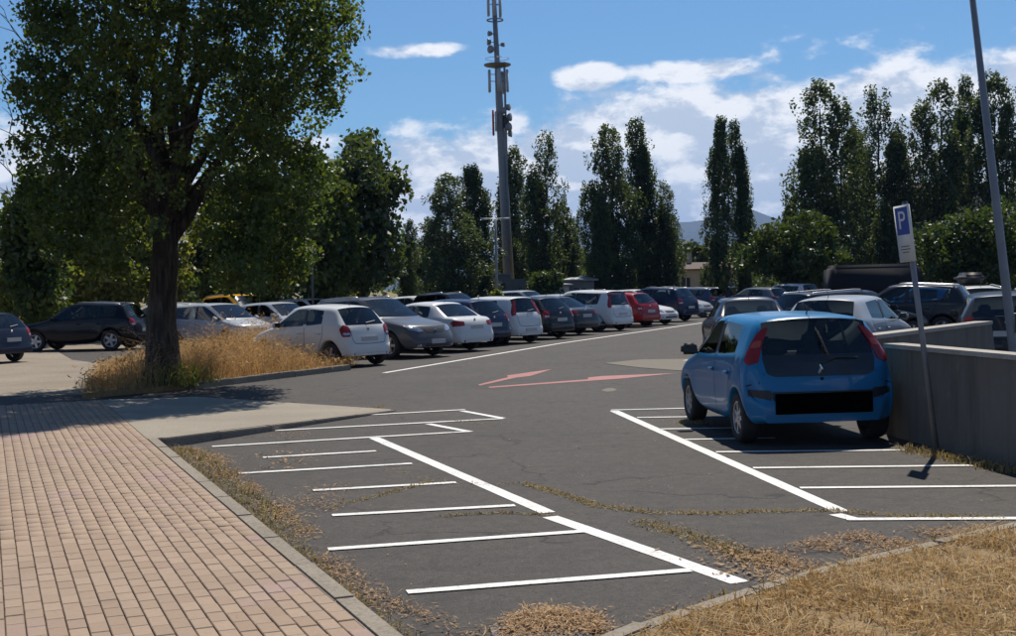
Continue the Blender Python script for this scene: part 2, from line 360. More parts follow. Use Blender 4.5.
kS = kA - kd * 5.0                                          # continues behind the camera
tip = G(391, 403, KZ)
# pavement: bed of sand that carries bricks, beyond it a concrete slab running to the tip
klen = (kB - kS).length; BX = 6.4; kE = kB + kd * BX
KW = 0.13
bedpoly = [kS, kB, kB + kn * 9.0, kS + kn * 9.0]
pave = link('pavement', MB().prism(ccw([(q.x, q.y) for q in [kS + kn * KW, kE + kn * KW, kE + kn * 9, kS + kn * 9]]), -0.02, KZ - 0.012).mesh('pavement'), mat=M['sand'], kind='structure',
            label='brick paved footpath beside the kerb', cat='pavement')
BW, BL, BH, JW = 0.098, 0.198, 0.05, 0.0065
def brick_mesh(name='brick'):
    x, y, b = (BW - JW) / 2, (BL - 0.005) / 2, 0.004
    v = [(-x, -y, -BH), (x, -y, -BH), (x, y, -BH), (-x, y, -BH), (-x, -y, -b), (x, -y, -b), (x, y, -b), (-x, y, -b), (-x + b, -y + b, 0), (x - b, -y + b, 0), (x - b, y - b, 0), (-x + b, y - b, 0)]
    f = [[0, 1, 5, 4], [1, 2, 6, 5], [2, 3, 7, 6], [3, 0, 4, 7], [4, 5, 9, 8], [5, 6, 10, 9], [6, 7, 11, 10], [7, 4, 8, 11], [8, 9, 10, 11]]
    return v, f
bv, bf = brick_mesh(); brick_me = me_py('brick', bv, bf); brick_me.materials.append(M['brick'])
ang_k = math.atan2(-kd.x, kd.y)
places = []
rows = int((9.0 - KW) / BW); slip = 0.0
for r in range(rows):
    slip = (slip + random.uniform(0.05, 0.15)) % BL
    n = int((klen + BX) / BL)
    for i in range(n):
        s = i * BL + slip + BL / 2
        if s > klen + BX - 0.05: continue
        q = kS + kd * s + kn * (KW + (r + 0.5) * BW)
        d = q.y
        px = 508 + 1300 * q.x / max(q.y, .1)
        if q.y < 3.0 or px < -160: continue
        places.append((q.y + 0.4 * abs(q.x) * 0 + (100 if (px < -30 or q.y < 6.0) else 0), q, r, i))
places.sort(key=lambda a: a[0])
rest_v, rest_f = [], []
bvn, bfn = np.array(bv), np.array(bf)
for k, (d, q, r, i) in enumerate(places):
    dzb = random.gauss(0, 0.0013); rz = ang_k + random.gauss(0, 0.006)
    tx, ty = random.gauss(0, 0.004), random.gauss(0, 0.004)
    if k < 300:
        link('brick', brick_me, pave, loc=(q.x, q.y, KZ + dzb), rot=(tx, ty, rz))
    else:
        Mx = np.array(Matrix.Rotation(rz, 3, 'Z') @ Matrix.Rotation(tx, 3, 'X') @ Matrix.Rotation(ty, 3, 'Y'))
        rest_f.append(bfn + 12 * len(rest_v)); rest_v.append(bvn @ Mx.T + np.array((q.x, q.y, KZ + dzb)))
link('brick_field', me_np('brick_field', np.concatenate(rest_v), np.concatenate(rest_f)), pave, M['brick'], kind='stuff')
# the kerb stones of the footpath and of the slab, the slab itself
kerb = link('kerb', MB().prism(ccw([(q.x, q.y) for q in (kS, kB, kB + kn * (KW - .01), kS + kn * (KW - .01))]), -0.05, KZ - 0.06).mesh('kerb'), mat=M['kerb'], kind='structure', label='grey concrete kerb between brick footpath and motorcycle bays', cat='kerb')
def kerb_line(a, b, width, nrm, ztop, parent, length=1.0, gap=0.008, name='kerb_stone', drop=0.0):
    d = (b - a); L = d.length; d.normalize(); n = max(1, round(L / length)); st = L / n
    for i in range(n):
        c = a + d * (st * (i + 0.5)) + nrm * (width / 2)
        me = bpy.data.meshes.get(f'{name}_{width:.2f}_{st:.3f}')
        if me is None:
            bm = bmesh.new(); bmesh.ops.create_cube(bm, size=1.0)
            bmesh.ops.scale(bm, vec=(width, st - gap, ztop + 0.1), verts=bm.verts)
            bmesh.ops.bevel(bm, geom=[e for e in bm.edges if all(v.co.z > 0 for v in e.verts)], offset=0.012, segments=2, affect='EDGES')
            me = bpy.data.meshes.new(f'{name}_{width:.2f}_{st:.3f}'); bm.to_mesh(me); bm.free(); me.materials.append(M['kerb'])
        link(name, me, parent, loc=(c.x, c.y, (ztop - 0.1) / 2 + random.gauss(0, 0.003) - drop * (i + .5) / n), rot=(-math.atan(drop / L), random.gauss(0, 0.004), math.atan2(-d.x, d.y) + random.gauss(0, 0.003)))
kerb_line(kS, kB, KW, kn, KZ + 0.004, kerb)
back1, back2 = G(390, 402.4, KZ), G(195, 392.5, KZ)
left1 = G(-160, 402, KZ)
sl_p = [kB + kn * (KW - .004), kB, tip, back1, back2, kE + kn * (KW - .004)]; sl_z = [KZ, KZ, .016, .018, .05, KZ]
slab = link('concrete_path', me_py('concrete_path', [(q.x, q.y, z) for q, z in zip(sl_p, sl_z)] + [(q.x, q.y, -.05) for q in sl_p],
            [[0, 1, 4, 5], [1, 2, 3, 4]] + [[i, i + 6, (i + 1) % 6 + 6, (i + 1) % 6] for i in range(6)]), mat=M['slab'], kind='structure',
            label='pale grey concrete path crossing in front of the big tree', cat='path')
sd = (tip - kB).normalized(); sn = Vector((-sd.y, sd.x, 0)); sn = sn if sn.y < 0 else -sn
kerb2 = link('slab_kerb', MB().prism(ccw([(q.x, q.y) for q in (kB, tip, tip + sn * .05, kB + sn * .05)]), -0.05, 0.012).mesh('slab_kerb'), mat=M['kerb'], kind='structure',
             label='raised kerb edging the grey path beside the motorcycle bays', cat='kerb')
kerb_line(kB + sn * .006, tip + sn * .006, 0.10, sn, KZ + 0.003, kerb2, drop=.105)
lane_poly = [G(-160, 401, 0), G(150, 393, 0), G(120, 366, 0), G(72, 360, 0), G(58, 352, 0), G(140, 348, 0), G(140, 340, 0), G(-200, 346, 0)]
sheet('side_lane', lane_poly, 0.006, mat=M['lane'], kind='structure', label='pale sunlit lane behind the shade on the left', cat='road')
# dry grass island with the big tree
isl_f = [G(82, 399, 0), G(190, 389, 0), G(346, 370, 0)]
isl = isl_f + [G(352, 362, 0), G(300, 352, 0), G(180, 352, 0), G(105, 372, 0)]
island = link('grass_island', MB().prism(ccw([(q.x, q.y) for q in isl]), -0.05, 0.10).mesh('grass_island'), mat=M['soil'], kind='structure', label='raised planted island of dry soil under the big tree', cat='island')
kerb3 = link('island_kerb', MB().prism(ccw([(q.x, q.y) for q in (isl_f[1], isl_f[2], isl_f[2] + Vector((0, -.05, 0)), isl_f[1] + Vector((0, -.05, 0)))]), -0.05, 0.06).mesh('island_kerb'), mat=M['kerb'], kind='structure',
             label='weathered kerb along the front of the dry grass island', cat='kerb')
idn = (isl_f[2] - isl_f[1]).normalized(); inn = Vector((idn.y, -idn.x, 0))
kerb_line(isl_f[1], isl_f[2], 0.13, inn, 0.125, kerb3)
# verge in the near right corner
vg = [G(585, 668, 0), G(655, 638, 0), G(700, 622, 0), G(765, 600, 0), G(850, 575, 0), G(1030, 533, 0)]
vpoly = vg + [Vector((6.5, 9.0, 0)), Vector((6.5, 4, 0)), Vector((0.2, 4, 0))]
verge = link('dry_verge', MB().prism(ccw([(q.x, q.y) for q in vpoly]), -0.05, 0.055).mesh('dry_verge'), mat=M['soil'], kind='structure', label='mown dry grass verge in the near right corner', cat='verge')
kerb4 = link('verge_kerb', MB().box((vg[5].x + .3, vg[5].y + 0.3, 0.0), (.3, .3, .05)).mesh('verge_kerb'), mat=M['kerb'], kind='structure', label='half buried kerb along the mown dry verge', cat='kerb')
for a, b in zip(vg[:-1], vg[1:]):
    d = (b - a).normalized(); kerb_line(a, b, 0.12, Vector((-d.y, d.x, 0)), 0.062, kerb4, 0.9)

# ------------------------------------------------------------------ painted markings
def stripe(a, b, w, z=0.004, m='white_paint', name='painted_line', ext=0.0):
    a, b = Vector((a.x, a.y, 0)), Vector((b.x, b.y, 0)); d = (b - a).normalized(); n = Vector((-d.y, d.x, 0)) * (w / 2)
    L = (b - a).length; k = max(2, int(L / 0.25)); vs = []; fs = []
    for i in range(k + 1):
        q = a + d * (L * i / k); j1, j2 = random.gauss(0, .003), random.gauss(0, .003)
        vs += [(q.x + n.x * (1 + j1 / w), q.y + n.y * (1 + j1 / w), z), (q.x - n.x * (1 + j2 / w), q.y - n.y * (1 + j2 / w), z)]
        if i: fs.append([2 * i - 2, 2 * i - 1, 2 * i + 1, 2 * i])
    return link(name, me_py(name, vs, fs), car_park, M[m])
LINES = [  # left motorcycle bays
    ((374, 438), (548, 513), .135, .004), ((550, 517), (740, 583), .135, .004),
    ((407, 593), (690, 571), .10, .008), ((328, 550), (583, 532), .10, .008), ((332, 516), (515, 506), .10, .008), ((313, 491), (456, 483), .10, .008),
    ((238, 474), (412, 464), .10, .008), ((263, 458), (376, 451.5), .10, .008), ((212, 447), (468, 432), .10, .008), ((428, 424), (470, 432), .10, .004),
    ((275, 431), (503, 419), .10, .008), ((462, 411), (503, 418.5), .10, .004), ((338, 417), (465, 410), .10, .008),
    # right bays
    ((614, 411), (842, 512), .13, .004), ((835, 514.5), (858, 520.5), .115, .004), ((611, 410.5), (692, 408.5), .09, .008), ((637, 418), (730, 416.5), .09, .008), ((660, 429.5), (760, 428), .09, .008),
    ((685, 440), (775, 438.5), .09, .008), ((716, 452.5), (908, 450.5), .09, .008), ((753, 468.5), (975, 466), .09, .008), ((800, 488.5), (1020, 486.5), .09, .008), ((846, 520), (1020, 519.0), .10, .008),
    # line along the parked row
    ((384, 373), (560, 343.5), .13, .004), ((560, 343.5), (702, 323), .13, .004), ((702, 323), (760, 314), .13, .004),
    ((684, 361), (702, 358.5), .10, .012)]
for a, b, w, z in LINES: stripe(G(*a), G(*b), w, z)
def decal_ground(name, pts, z, m):
    return link(name, me_py(name, [(G(*q).x, G(*q).y, z) for q in pts], [list(range(len(pts)))]), car_park, M[m])
decal_ground('painted_arrow', [(478, 384.6), (508, 377.4), (507, 375.6), (552, 369.2), (531, 376.0), (516, 377.8), (480, 385.7)], .004, 'red_paint')
decal_ground('painted_arrow', [(488, 387), (588, 379.4), (588, 377.6), (602, 376.2), (677, 373.2), (620, 378.8), (592, 380.8), (490, 388.0)], .004, 'red_paint')
decal_ground('worn_patch', [(604, 363.4), (640, 359.8), (720, 358.5), (718, 372), (676, 370.6), (640, 367.8)], .008, 'patch')
decal_ground('manhole_cover', [(601, 390.6), (606, 388.6), (612, 388.2), (617, 389.4), (614, 391.4), (607, 392)], .004, 'patch')
drain = link('drain_cover', MB().box((G(540, 633).x, G(540, 633).y, 0.006), (0.50, 0.30, 0.014), rz=0.1).mesh('drain_cover'), car_park, M['dark_metal'])

# ------------------------------------------------------------------ cars
def car_type(**kw):
    d = dict(L=4.1, W=1.75, H=1.46, wb=2.52, fo=0.82, rw=0.305, clear=0.18, belt=0.90, belt_r=0.95, zcowl=0.94, zhl=0.70, wsb=0.0, wst=0.0, yB=0.0, yC=0.0, rre=0.0, rgb=0.0, zre=0.0, zrg=0.95,
             tail='hatch', tumble=0.78, lamps='side', rails=False, quarter=False, bump_black=False)
    d.update(kw); return d
def build_cage(p):
    L2, w, H, rw = p['L'] / 2, p['W'] / 2, p['H'], p['rw']
    yF = L2 - p['fo']; yR = yF - p['wb']; ra = (rw + 0.045) * 1.07; zc = p['clear']; belt, br = p['belt'], p['belt_r']
    S = []                                             # stations, each a list of 10 (x, y, z)
    def arch(yc, a): return yc + ra * math.cos(R(a)), rw + ra * math.sin(R(a)) * 1.02
    low_y, low_z = [], []
    for k in range(17):
        if k == 0: y, z = L2 - 0.02, zc + 0.07
        elif k == 1: y, z = L2 - 0.16, zc + 0.02
        elif 2 <= k <= 7:
            a = (None, 22, 66, 114, 158, None)[k - 2]
            y, z = (yF + ra * 1.06, zc) if k == 2 else (yF - ra * 1.06, zc) if k == 7 else arch(yF, a)
        elif k == 8: y, z = (yF + yR) / 2, zc
        elif 9 <= k <= 14:
            a = (None, 22, 66, 114, 158, None)[k - 9]
            y, z = (yR + ra * 1.06, zc) if k == 9 else (yR - ra * 1.06, zc + 0.03) if k == 14 else arch(yR, a)
        elif k == 15: y, z = -L2 + 0.13, zc + 0.06
        else: y, z = -L2 + 0.01, zc + 0.09
        low_y.append(y); low_z.append(z)
    wf = [0.74, 0.90, 0.97, 1.0, 1.0, 1.0, 1.0, 0.985, 0.985, 0.985, 1.0, 1.0, 1.0, 1.0, 0.975, 0.93, 0.80]
    wsb, wst, yB, yC, rre, rgb, zcowl, zhl, zrg, zre = (p[k] for k in ('wsb', 'wst', 'yB', 'yC', 'rre', 'rgb', 'zcowl', 'zhl', 'zrg', 'zre'))
    tum = p['tumble']
    hood0 = L2 - 0.10
    def lerp(a, b, f): return a + (b - a) * f
    for k in range(17):
        row = [None] * 10
        ly, lz, f = low_y[k], low_z[k], wf[k]
        arched = (3 <= k <= 6) or (10 <= k <= 13)
        row[0] = (0.62 * w, ly, lz + 0.04); row[1] = ((0.985 if arched else 0.945) * f * w, ly, lz)
        z2 = max(0.40, lz + 0.05); z3 = max(0.62, lz + 0.11)
        if k in (0, 16): z2, z3 = 0.36, 0.50
        if k in (1, 15): z2, z3 = 0.38, 0.56
        row[2] = ((1.0 if arched else 0.985) * f * w, ly, z2); row[3] = (1.0 * f * w, ly, z3)
        if k <= 4:                                     # hood
            hf = (0.0, 0.09, 0.38, 0.70, 1.0)[k]
            y = lerp(hood0, wsb + 0.07, hf); ze = lerp(zhl - 0.045, belt - 0.03, hf ** 0.85); zm = lerp(zhl, zcowl - 0.015, hf ** 0.75)
            cw = (0.76, 0.90, 0.955, 0.965, 0.955)[k]; yo = (0.10, 0.075, 0.03, 0.01, 0.0)[k]
            if k == 0: ze, zm = zhl - 0.13, zhl - 0.06
            for r, (fx, fz, fy) in enumerate(((1.0, 0.0, -1.0), (0.90, 0.42, -0.62), (0.78, 0.72, -0.35), (0.62, 0.90, -0.1), (0.34, 0.97, 0.3), (0.0, 1.0, 0.5))):
                row[4 + r] = (cw * w * fx, y + yo * fy, lerp(ze, zm, fz))
        elif k == 5:                                   # foot of the windscreen
            row[4] = (0.965 * w, wsb - 0.14, belt - 0.01); row[5] = (0.935 * w, wsb - 0.17, belt + 0.03); row[6] = (0.90 * w, wsb - 0.14, belt + 0.06)
            row[7] = (0.82 * w, wsb - 0.06, zcowl + 0.01); row[8] = (0.44 * w, wsb + 0.035, zcowl + 0.005); row[9] = (0.0, wsb + 0.06, zcowl + 0.005)
        elif k in (6, 7):                              # head of the windscreen
            o = 0.0 if k == 6 else 0.16; bo = lerp(wsb, yB, 0.36 if k == 6 else 0.66)
            zr = H - (0.050 if k == 6 else 0.012)
            row[4] = (0.968 * w, bo, belt); row[5] = (0.938 * w, bo, belt + 0.032); row[6] = (tum * w, wst - 0.10 - o, zr - 0.075)
            row[7] = ((tum - 0.075) * w, wst - o, zr - 0.022); row[8] = (0.38 * w, wst + 0.035 - o, zr); row[9] = (0, wst + 0.05 - o, zr + 0.006)
        elif k in (8, 9):
            y = yB if k == 8 else yB - 0.085
            row[4] = (0.968 * w, y, lerp(belt, br, 0.35)); row[5] = (0.938 * w, y, lerp(belt, br, 0.35) + 0.032); row[6] = (tum * w, y - 0.03, H - 0.085)
            row[7] = ((tum - 0.075) * w, y - 0.03, H - 0.030); row[8] = (0.38 * w, y - 0.02, H + 0.002); row[9] = (0, y, H + 0.008)
        elif k == 10:
            row[4] = (0.965 * w, yC - 0.02, br); row[5] = (0.932 * w, yC, br + 0.036); row[6] = ((tum - 0.012) * w, lerp(yC, yB, 0.10) - 0.02, lerp(H, zre, 0.45) - 0.10)
            yy = lerp(yC, yB, 0.1) - 0.05; row[7] = ((tum - 0.09) * w, yy, lerp(H, zre, 0.4) - 0.035); row[8] = (0.37 * w, yy, lerp(H, zre, 0.35)); row[9] = (0, yy, lerp(H, zre, 0.3) + 0.006)
        elif k in (11, 12):
            o = 0.13 if k == 11 else 0.0
            yb_ = lerp(yC, rgb, 0.38 if k == 11 else 0.72); zz = zre + (0.03 if k == 11 else 0)
            row[4] = ((0.962 if k == 11 else 0.95) * w, yb_, br); row[5] = ((0.925 if k == 11 else 0.905) * w, yb_, br + 0.045)
            row[6] = ((tum - 0.035) * w, lerp(rre + o, yb_, 0.35), zz - 0.11); row[7] = ((tum - 0.115) * w, rre + o, zz - 0.035)
            row[8] = (0.36 * w, rre + o - 0.03, zz); row[9] = (0, rre + o - 0.04, zz + 0.006)
        elif k == 13:                                  # foot of the rear window
            cv_ = 0.05
            row[4] = (0.935 * w, rgb + 0.10, br - 0.03); row[5] = (0.895 * w, rgb + 0.075, br + 0.01); row[6] = (0.845 * w, rgb + 0.05, zrg + 0.005)
            row[7] = (0.74 * w, rgb + 0.01, zrg); row[8] = (0.40 * w, rgb - cv_ * .7, zrg); row[9] = (0, rgb - cv_, zrg)
        else:
            if p['tail'] == 'hatch':
                ys = {14: lerp(rgb, -L2, 0.45), 15: -L2 + 0.025, 16: -L2}[k]; zs = {14: zrg - 0.075, 15: 0.70, 16: 0.53}[k]; cwk = {14: 0.93, 15: 0.925, 16: 0.90}[k]
            else:                                      # boot lid of a saloon
                ys = {14: rgb - 0.12, 15: -L2 + 0.07, 16: -L2}[k]; zs = {14: zrg - 0.012, 15: zrg - 0.035, 16: 0.60}[k]; cwk = {14: 0.935, 15: 0.90, 16: 0.88}[k]
            for r, (fx, fz, fy) in enumerate(((1.0, -0.035, 0.20), (0.93, -0.01, 0.10), (0.86, 0.0, 0.05), (0.74, 0.0, 0.018), (0.40, 0.0, -0.01), (0.0, 0.0, -0.018))):
                zz = zs + fz
                if k == 14 and p['tail'] == 'hatch' and r == 0: zz = zs - 0.06
                row[4 + r] = (cwk * w * fx, ys + fy * (0.8 if k >= 15 else 0.6), zz)
        S.append(row)
    return S, yF, yR
GLASS_FACES = {}
for k in (5, 6, 7): GLASS_FACES[(k, 5)] = 'front_side'
GLASS_FACES[(9, 5)] = 'rear_side'
for r in (7, 8): GLASS_FACES[(5, r)] = 'windscreen'; GLASS_FACES[(12, r)] = 'rear'
def build_body(name, p):
    S, yF, yR = build_cage(p)
    V, F, MI = [], [], []; idx = {}
    def vid(x, y, z):
        V.append((x, y, z)); return len(V) - 1
    for k, row in enumerate(S):
        for r, (x, y, z) in enumerate(row):
            idx[(k, r, 1)] = vid(x, y, z)
            idx[(k, r, -1)] = idx[(k, r, 1)] if r == 9 else vid(-x, y, z)
    code = {'windscreen': 1, 'rear': 2, ('front_side', 1): 3, ('front_side', -1): 4, ('rear_side', 1): 5, ('rear_side', -1): 6}
    for k in range(16):
        for r in range(9):
            for s in (1, -1):
                q = [idx[(k, r, s)], idx[(k + 1, r, s)], idx[(k + 1, r + 1, s)], idx[(k, r + 1, s)]]
                if s == -1: q = q[::-1]
                g = GLASS_FACES.get((k, r)); g2 = 'rear_side' if (p['quarter'] and (k, r) == (10, 5)) else g
                F.append(q); MI.append(0 if not g2 else code.get(g2) or code[(g2, s)])
        F.append([idx[(k, 0, -1)], idx[(k + 1, 0, -1)], idx[(k + 1, 0, 1)], idx[(k, 0, 1)]]); MI.append(7)
    for k, sg in ((0, 1), (16, -1)):                   # nose and tail
        x4 = S[k][4][0]; grid = []
        for r in (1, 2, 3):
            line = []
            X, Y, Z = S[k][r]
            for c in range(4, 10):
                fx = S[k][c][0] / x4
                yb = Y + sg * (0.085 if k == 0 else 0.045) * (1 - fx ** 2.2) + (sg * 0.015 if r == 2 else 0)
                line.append((X * fx, yb, Z))
            ids = [idx[(k, r, 1)]] + [vid(*q) for q in line[1:]]
            idl = [idx[(k, r, -1)]] + [vid(-q[0], q[1], q[2]) for q in line[1:-1]] + [ids[-1]]
            grid.append(ids + idl[::-1][1:])
        grid.append([idx[(k, c, 1)] for c in range(4, 10)] + [idx[(k, c, -1)] for c in range(8, 3, -1)])
        for a, b in zip(grid[:-1], grid[1:]):
            for i in range(len(a) - 1):
                q = [a[i], b[i], b[i + 1], a[i + 1]]
                F.append(q if sg == 1 else q[::-1]); MI.append(0)
    me = bpy.data.meshes.new(name + '_cage'); me.from_pydata(V, [], F); me.update()
    me.polygons.foreach_set('material_index', MI)
    for _ in range(8): me.materials.append(None)
    # window edges hold a little sharper than the rest of the shell
    fm = {}
    for pl in me.polygons:
        for e in pl.edge_keys: fm.setdefault(e, []).append(MI[pl.index])
    cr = me.attributes.new('crease_edge', 'FLOAT', 'EDGE')
    for e in me.edges:
        s = fm.get(tuple(sorted(e.vertices)), [])
        cr.data[e.index].value = 0.85 if len(set(s)) > 1 else 0.0
    vg_ = {}
    for pl in me.polygons:
        if 1 <= MI[pl.index] <= 6:
            for v in pl.vertices: vg_.setdefault(v, []).append(MI[pl.index])
    cvx = me.attributes.new('crease_vert', 'FLOAT', 'POINT')
    for v, l in vg_.items():
        if len(l) == 1 and abs(V[v][0]) > .01: cvx.data[v].value = 0.55
    bm = bmesh.new(); bm.from_mesh(me); bmesh.ops.recalc_face_normals(bm, faces=bm.faces); bm.to_mesh(me); bm.free()
    o = bpy.data.objects.new(name + '_cage', me); COL.objects.link(o)
    md = o.modifiers.new('s', 'SUBSURF'); md.levels = 2; md.render_levels = 2
    dg = bpy.context.evaluated_depsgraph_get(); ev = o.evaluated_get(dg); em = ev.to_mesh()
    vs = [v.co.copy() for v in em.vertices]; nm = [v.normal.copy() for v in em.vertices]
    pieces = {}
    for pl in em.polygons: pieces.setdefault(pl.material_index, []).append(list(pl.vertices))
    bvh = BVHTree.FromPolygons(vs, [list(pl.vertices) for pl in em.polygons])
    out = {}
    for mi, fs in pieces.items():
        used = sorted({i for f in fs for i in f}); mp = {u: i for i, u in enumerate(used)}
        off = -0.004 if 1 <= mi <= 6 else 0.0          # panes sit a little inside the shell
        out[mi] = me_py(f'{name}_{mi}', [vs[u] + nm[u] * off for u in used], [[mp[i] for i in f] for f in fs], True)
    ev.to_mesh_clear(); bpy.data.objects.remove(o); bpy.data.meshes.remove(me)
    return out, bvh, yF, yR
def resample(poly, step):
    out = []
    for i in range(len(poly)):
        a, b = poly[i], poly[(i + 1) % len(poly)]; n = max(1, int(math.hypot(b[0] - a[0], b[1] - a[1]) / step))
        out += [(a[0] + (b[0] - a[0]) * k / n, a[1] + (b[1] - a[1]) * k / n) for k in range(n)]
    return out
def rounded(poly, r, n=3):
    """round the corners of a polygon"""
    out = []; m = len(poly)
    for i in range(m):
        p0, p1, p2 = (Vector(poly[(i + d) % m]) for d in (-1, 0, 1))
        a = (p0 - p1); b = (p2 - p1); ra_ = min(r, a.length * .45, b.length * .45); a.normalize(); b.normalize()
        for k in range(n + 1):
            t = k / n; q = (p1 + a * ra_) * (1 - t) ** 2 + p1 * 2 * t * (1 - t) + (p1 + b * ra_) * t ** 2
            out.append((q.x, q.y))
    return out
def hit(bvh, view, a, b):
    if isinstance(view, tuple):                        # slanting look at a corner: (side, angle, corner x, corner y)
        sg, ph, cx, cy = view; d = Vector((-sg * math.sin(R(ph)), math.cos(R(ph)) * (1 if cy < 0 else -1), 0)); e = Vector((sg * math.cos(R(ph)), math.sin(R(ph)) * (1 if cy < 0 else -1), 0))
        loc, nrm, i, dd = bvh.ray_cast(Vector((sg * cx, cy, b)) + e * a - d * 6, d)
        if loc is None: return None
        return loc, (nrm if nrm.dot(d) < 0 else -nrm)
    o, d = {'rear': ((a, -6, b), (0, 1, 0)), 'front': ((a, 6, b), (0, -1, 0)), 'right': ((6, a, b), (-1, 0, 0)), 'left': ((-6, a, b), (1, 0, 0)), 'top': ((a, b, 6), (0, 0, -1))}[view]
    loc, nrm, i, dd = bvh.ray_cast(Vector(o), Vector(d))
    if loc is None: return None
    if nrm.dot(Vector(d)) > 0: nrm = -nrm
    return loc, nrm
def decal(name, bvh, view, poly, off=0.006, step=0.05, depth=0.02):
    """a thin shaped piece lying on the shell"""
    poly = resample(poly, step); xs = [q[0] for q in poly]; ys = [q[1] for q in poly]
    pts = list(poly); gx = np.arange(min(xs), max(xs), step); gy = np.arange(min(ys), max(ys), step)
    def inside(x, y):
        c = False; j = len(poly) - 1
        for i in range(len(poly)):
            if (poly[i][1] > y) != (poly[j][1] > y) and x < (poly[j][0] - poly[i][0]) * (y - poly[i][1]) / (poly[j][1] - poly[i][1]) + poly[i][0]: c = not c
            j = i
        return c
    for x in gx:
        for y in gy:
            if inside(x, y) and min((x - a) ** 2 + (y - b) ** 2 for a, b in poly) > (step * .45) ** 2: pts.append((x, y))
    nb = len(poly)
    cv2, ce, cf, *_ = delaunay_2d_cdt([Vector(q) for q in pts], [(i, (i + 1) % nb) for i in range(nb)], [], 1, 1e-5)
    V, ok, base = [], [], []
    last = None
    for q in cv2:
        h = hit(bvh, view, q.x, q.y)
        ok.append(h is not None)
        if h is None: V.append(Vector((0, 0, 0))); base.append(Vector((0, 0, 0)))
        else: V.append(h[0] + h[1] * off); base.append(h[0] - h[1] * depth)
    F = [list(f) for f in cf if all(ok[i] for i in f)]
    n = len(V); cnt = {}
    for f in F:
        for i in range(len(f)): cnt.setdefault(tuple(sorted((f[i], f[(i + 1) % len(f)]))), []).append((f[i], f[(i + 1) % len(f)]))
    for e, l in cnt.items():
        if len(l) == 1: a, b = l[0]; F.append([b, a, a + n, b + n])
    me = me_py(name, V + base, F, False)
    bm = bmesh.new(); bm.from_mesh(me); bmesh.ops.delete(bm, geom=[v for v in bm.verts if not v.link_faces], context='VERTS')
    bmesh.ops.recalc_face_normals(bm, faces=bm.faces); bm.to_mesh(me); bm.free()
    return me
def ribbon(name, bvh, view, pts, w=0.009, off=0.0015, step=0.06):
    best, V, F = ([], []), [], []
    P = []                                             # centre line, evenly stepped
    for a, b in zip(pts[:-1], pts[1:]):
        a, b = Vector(a), Vector(b); k = max(1, int((b - a).length / step)); P += [a.lerp(b, i / k) for i in range(k)]
    P.append(Vector(pts[-1]))
    for i, q in enumerate(P):
        d = (P[min(i + 1, len(P) - 1)] - P[max(i - 1, 0)]).normalized(); n = Vector((-d.y, d.x)) * (w / 2)
        h1, h2 = hit(bvh, view, *(q + n)), hit(bvh, view, *(q - n))
        if h1 is None or h2 is None or (V and (V[-2] - h1[0]).length > .3):
            if len(F) > len(best[1]): best = (V, F)
            V, F = [], []
            if h1 is None or h2 is None: continue
        V = V + [h1[0] + h1[1] * off, h2[0] + h2[1] * off]
        if len(V) > 2: m = len(V); F = F + [[m - 4, m - 3, m - 1, m - 2]]
    if len(F) > len(best[1]): best = (V, F)
    return me_py(name, *best)
def wheel_meshes(rw, wd, style):
    ty = MB().lathe([(rw * .64, -wd / 2 + .015), (rw * .70, -wd / 2), (rw * .9, -wd / 2), (rw * .975, -wd / 2 + .018), (rw, -wd / 2 + .05), (rw, wd / 2 - .05), (rw * .975, wd / 2 - .018), (rw * .9, wd / 2), (rw * .70, wd / 2), (rw * .64, wd / 2 - .015)], 'x', 28).mesh('tyre', True)
    m = MB(); ri = rw * .655                          # rim: outer face at +x
    m.lathe([(ri, -wd / 2 + .01), (ri, wd / 2 - .012), (ri * .93, wd / 2 - .016), (ri * .90, wd / 2 - .05), (ri * .90, -wd / 2 + .02)], 'x', 28)
    ns = {0: 5, 1: 7, 2: 9}[style]
    for k in range(ns):
        a = 2 * math.pi * k / ns; wsp = (0.075, 0.05, 0.055)[style]
        for t0, t1, wa, wb_ in ((.12, .95, wsp * 1.25, wsp * .8),):
            pts = []
            for (rr, hw) in ((ri * t0, wa / 2), (ri * t1, wb_ / 2)):
                for sg in (-1, 1):
                    y_ = rr * math.cos(a) - sg * hw * math.sin(a); z_ = rr * math.sin(a) + sg * hw * math.cos(a)
                    pts += [(wd / 2 - .020, y_, z_), (wd / 2 - .055, y_, z_)]
            n = len(m.v); m.v += [Vector(q) for q in pts]
            m.f += [[n, n + 2, n + 6, n + 4], [n + 1, n + 5, n + 7, n + 3], [n, n + 4, n + 5, n + 1], [n + 2, n + 3, n + 7, n + 6]]
    m.lathe([(0.001, wd / 2 - .012), (ri * .16, wd / 2 - .012), (ri * .22, wd / 2 - .03), (ri * .22, wd / 2 - .08)], 'x', 16)
    rim = m.mesh('rim')
    disc = MB().lathe([(0.001, wd / 2 - .075), (ri * .9, wd / 2 - .075)], 'x', 20).mesh('brake_disc')
    return ty, rim, disc
def soft_box(name, size, bev=0.3, seg=3, taper=(1, 1)):
    bm = bmesh.new(); bmesh.ops.create_cube(bm, size=1.0)
    for v in bm.verts:
        if v.co.z > 0: v.co.x *= taper[0]; v.co.y *= taper[1]
    bmesh.ops.scale(bm, vec=size, verts=bm.verts)
    bmesh.ops.bevel(bm, geom=bm.edges[:], offset=min(size) * bev, segments=seg, affect='EDGES')
    me = bpy.data.meshes.new(name); bm.to_mesh(me); bm.free()
    me.polygons.foreach_set('use_smooth', [True] * len(me.polygons)); return me
CAR = {}
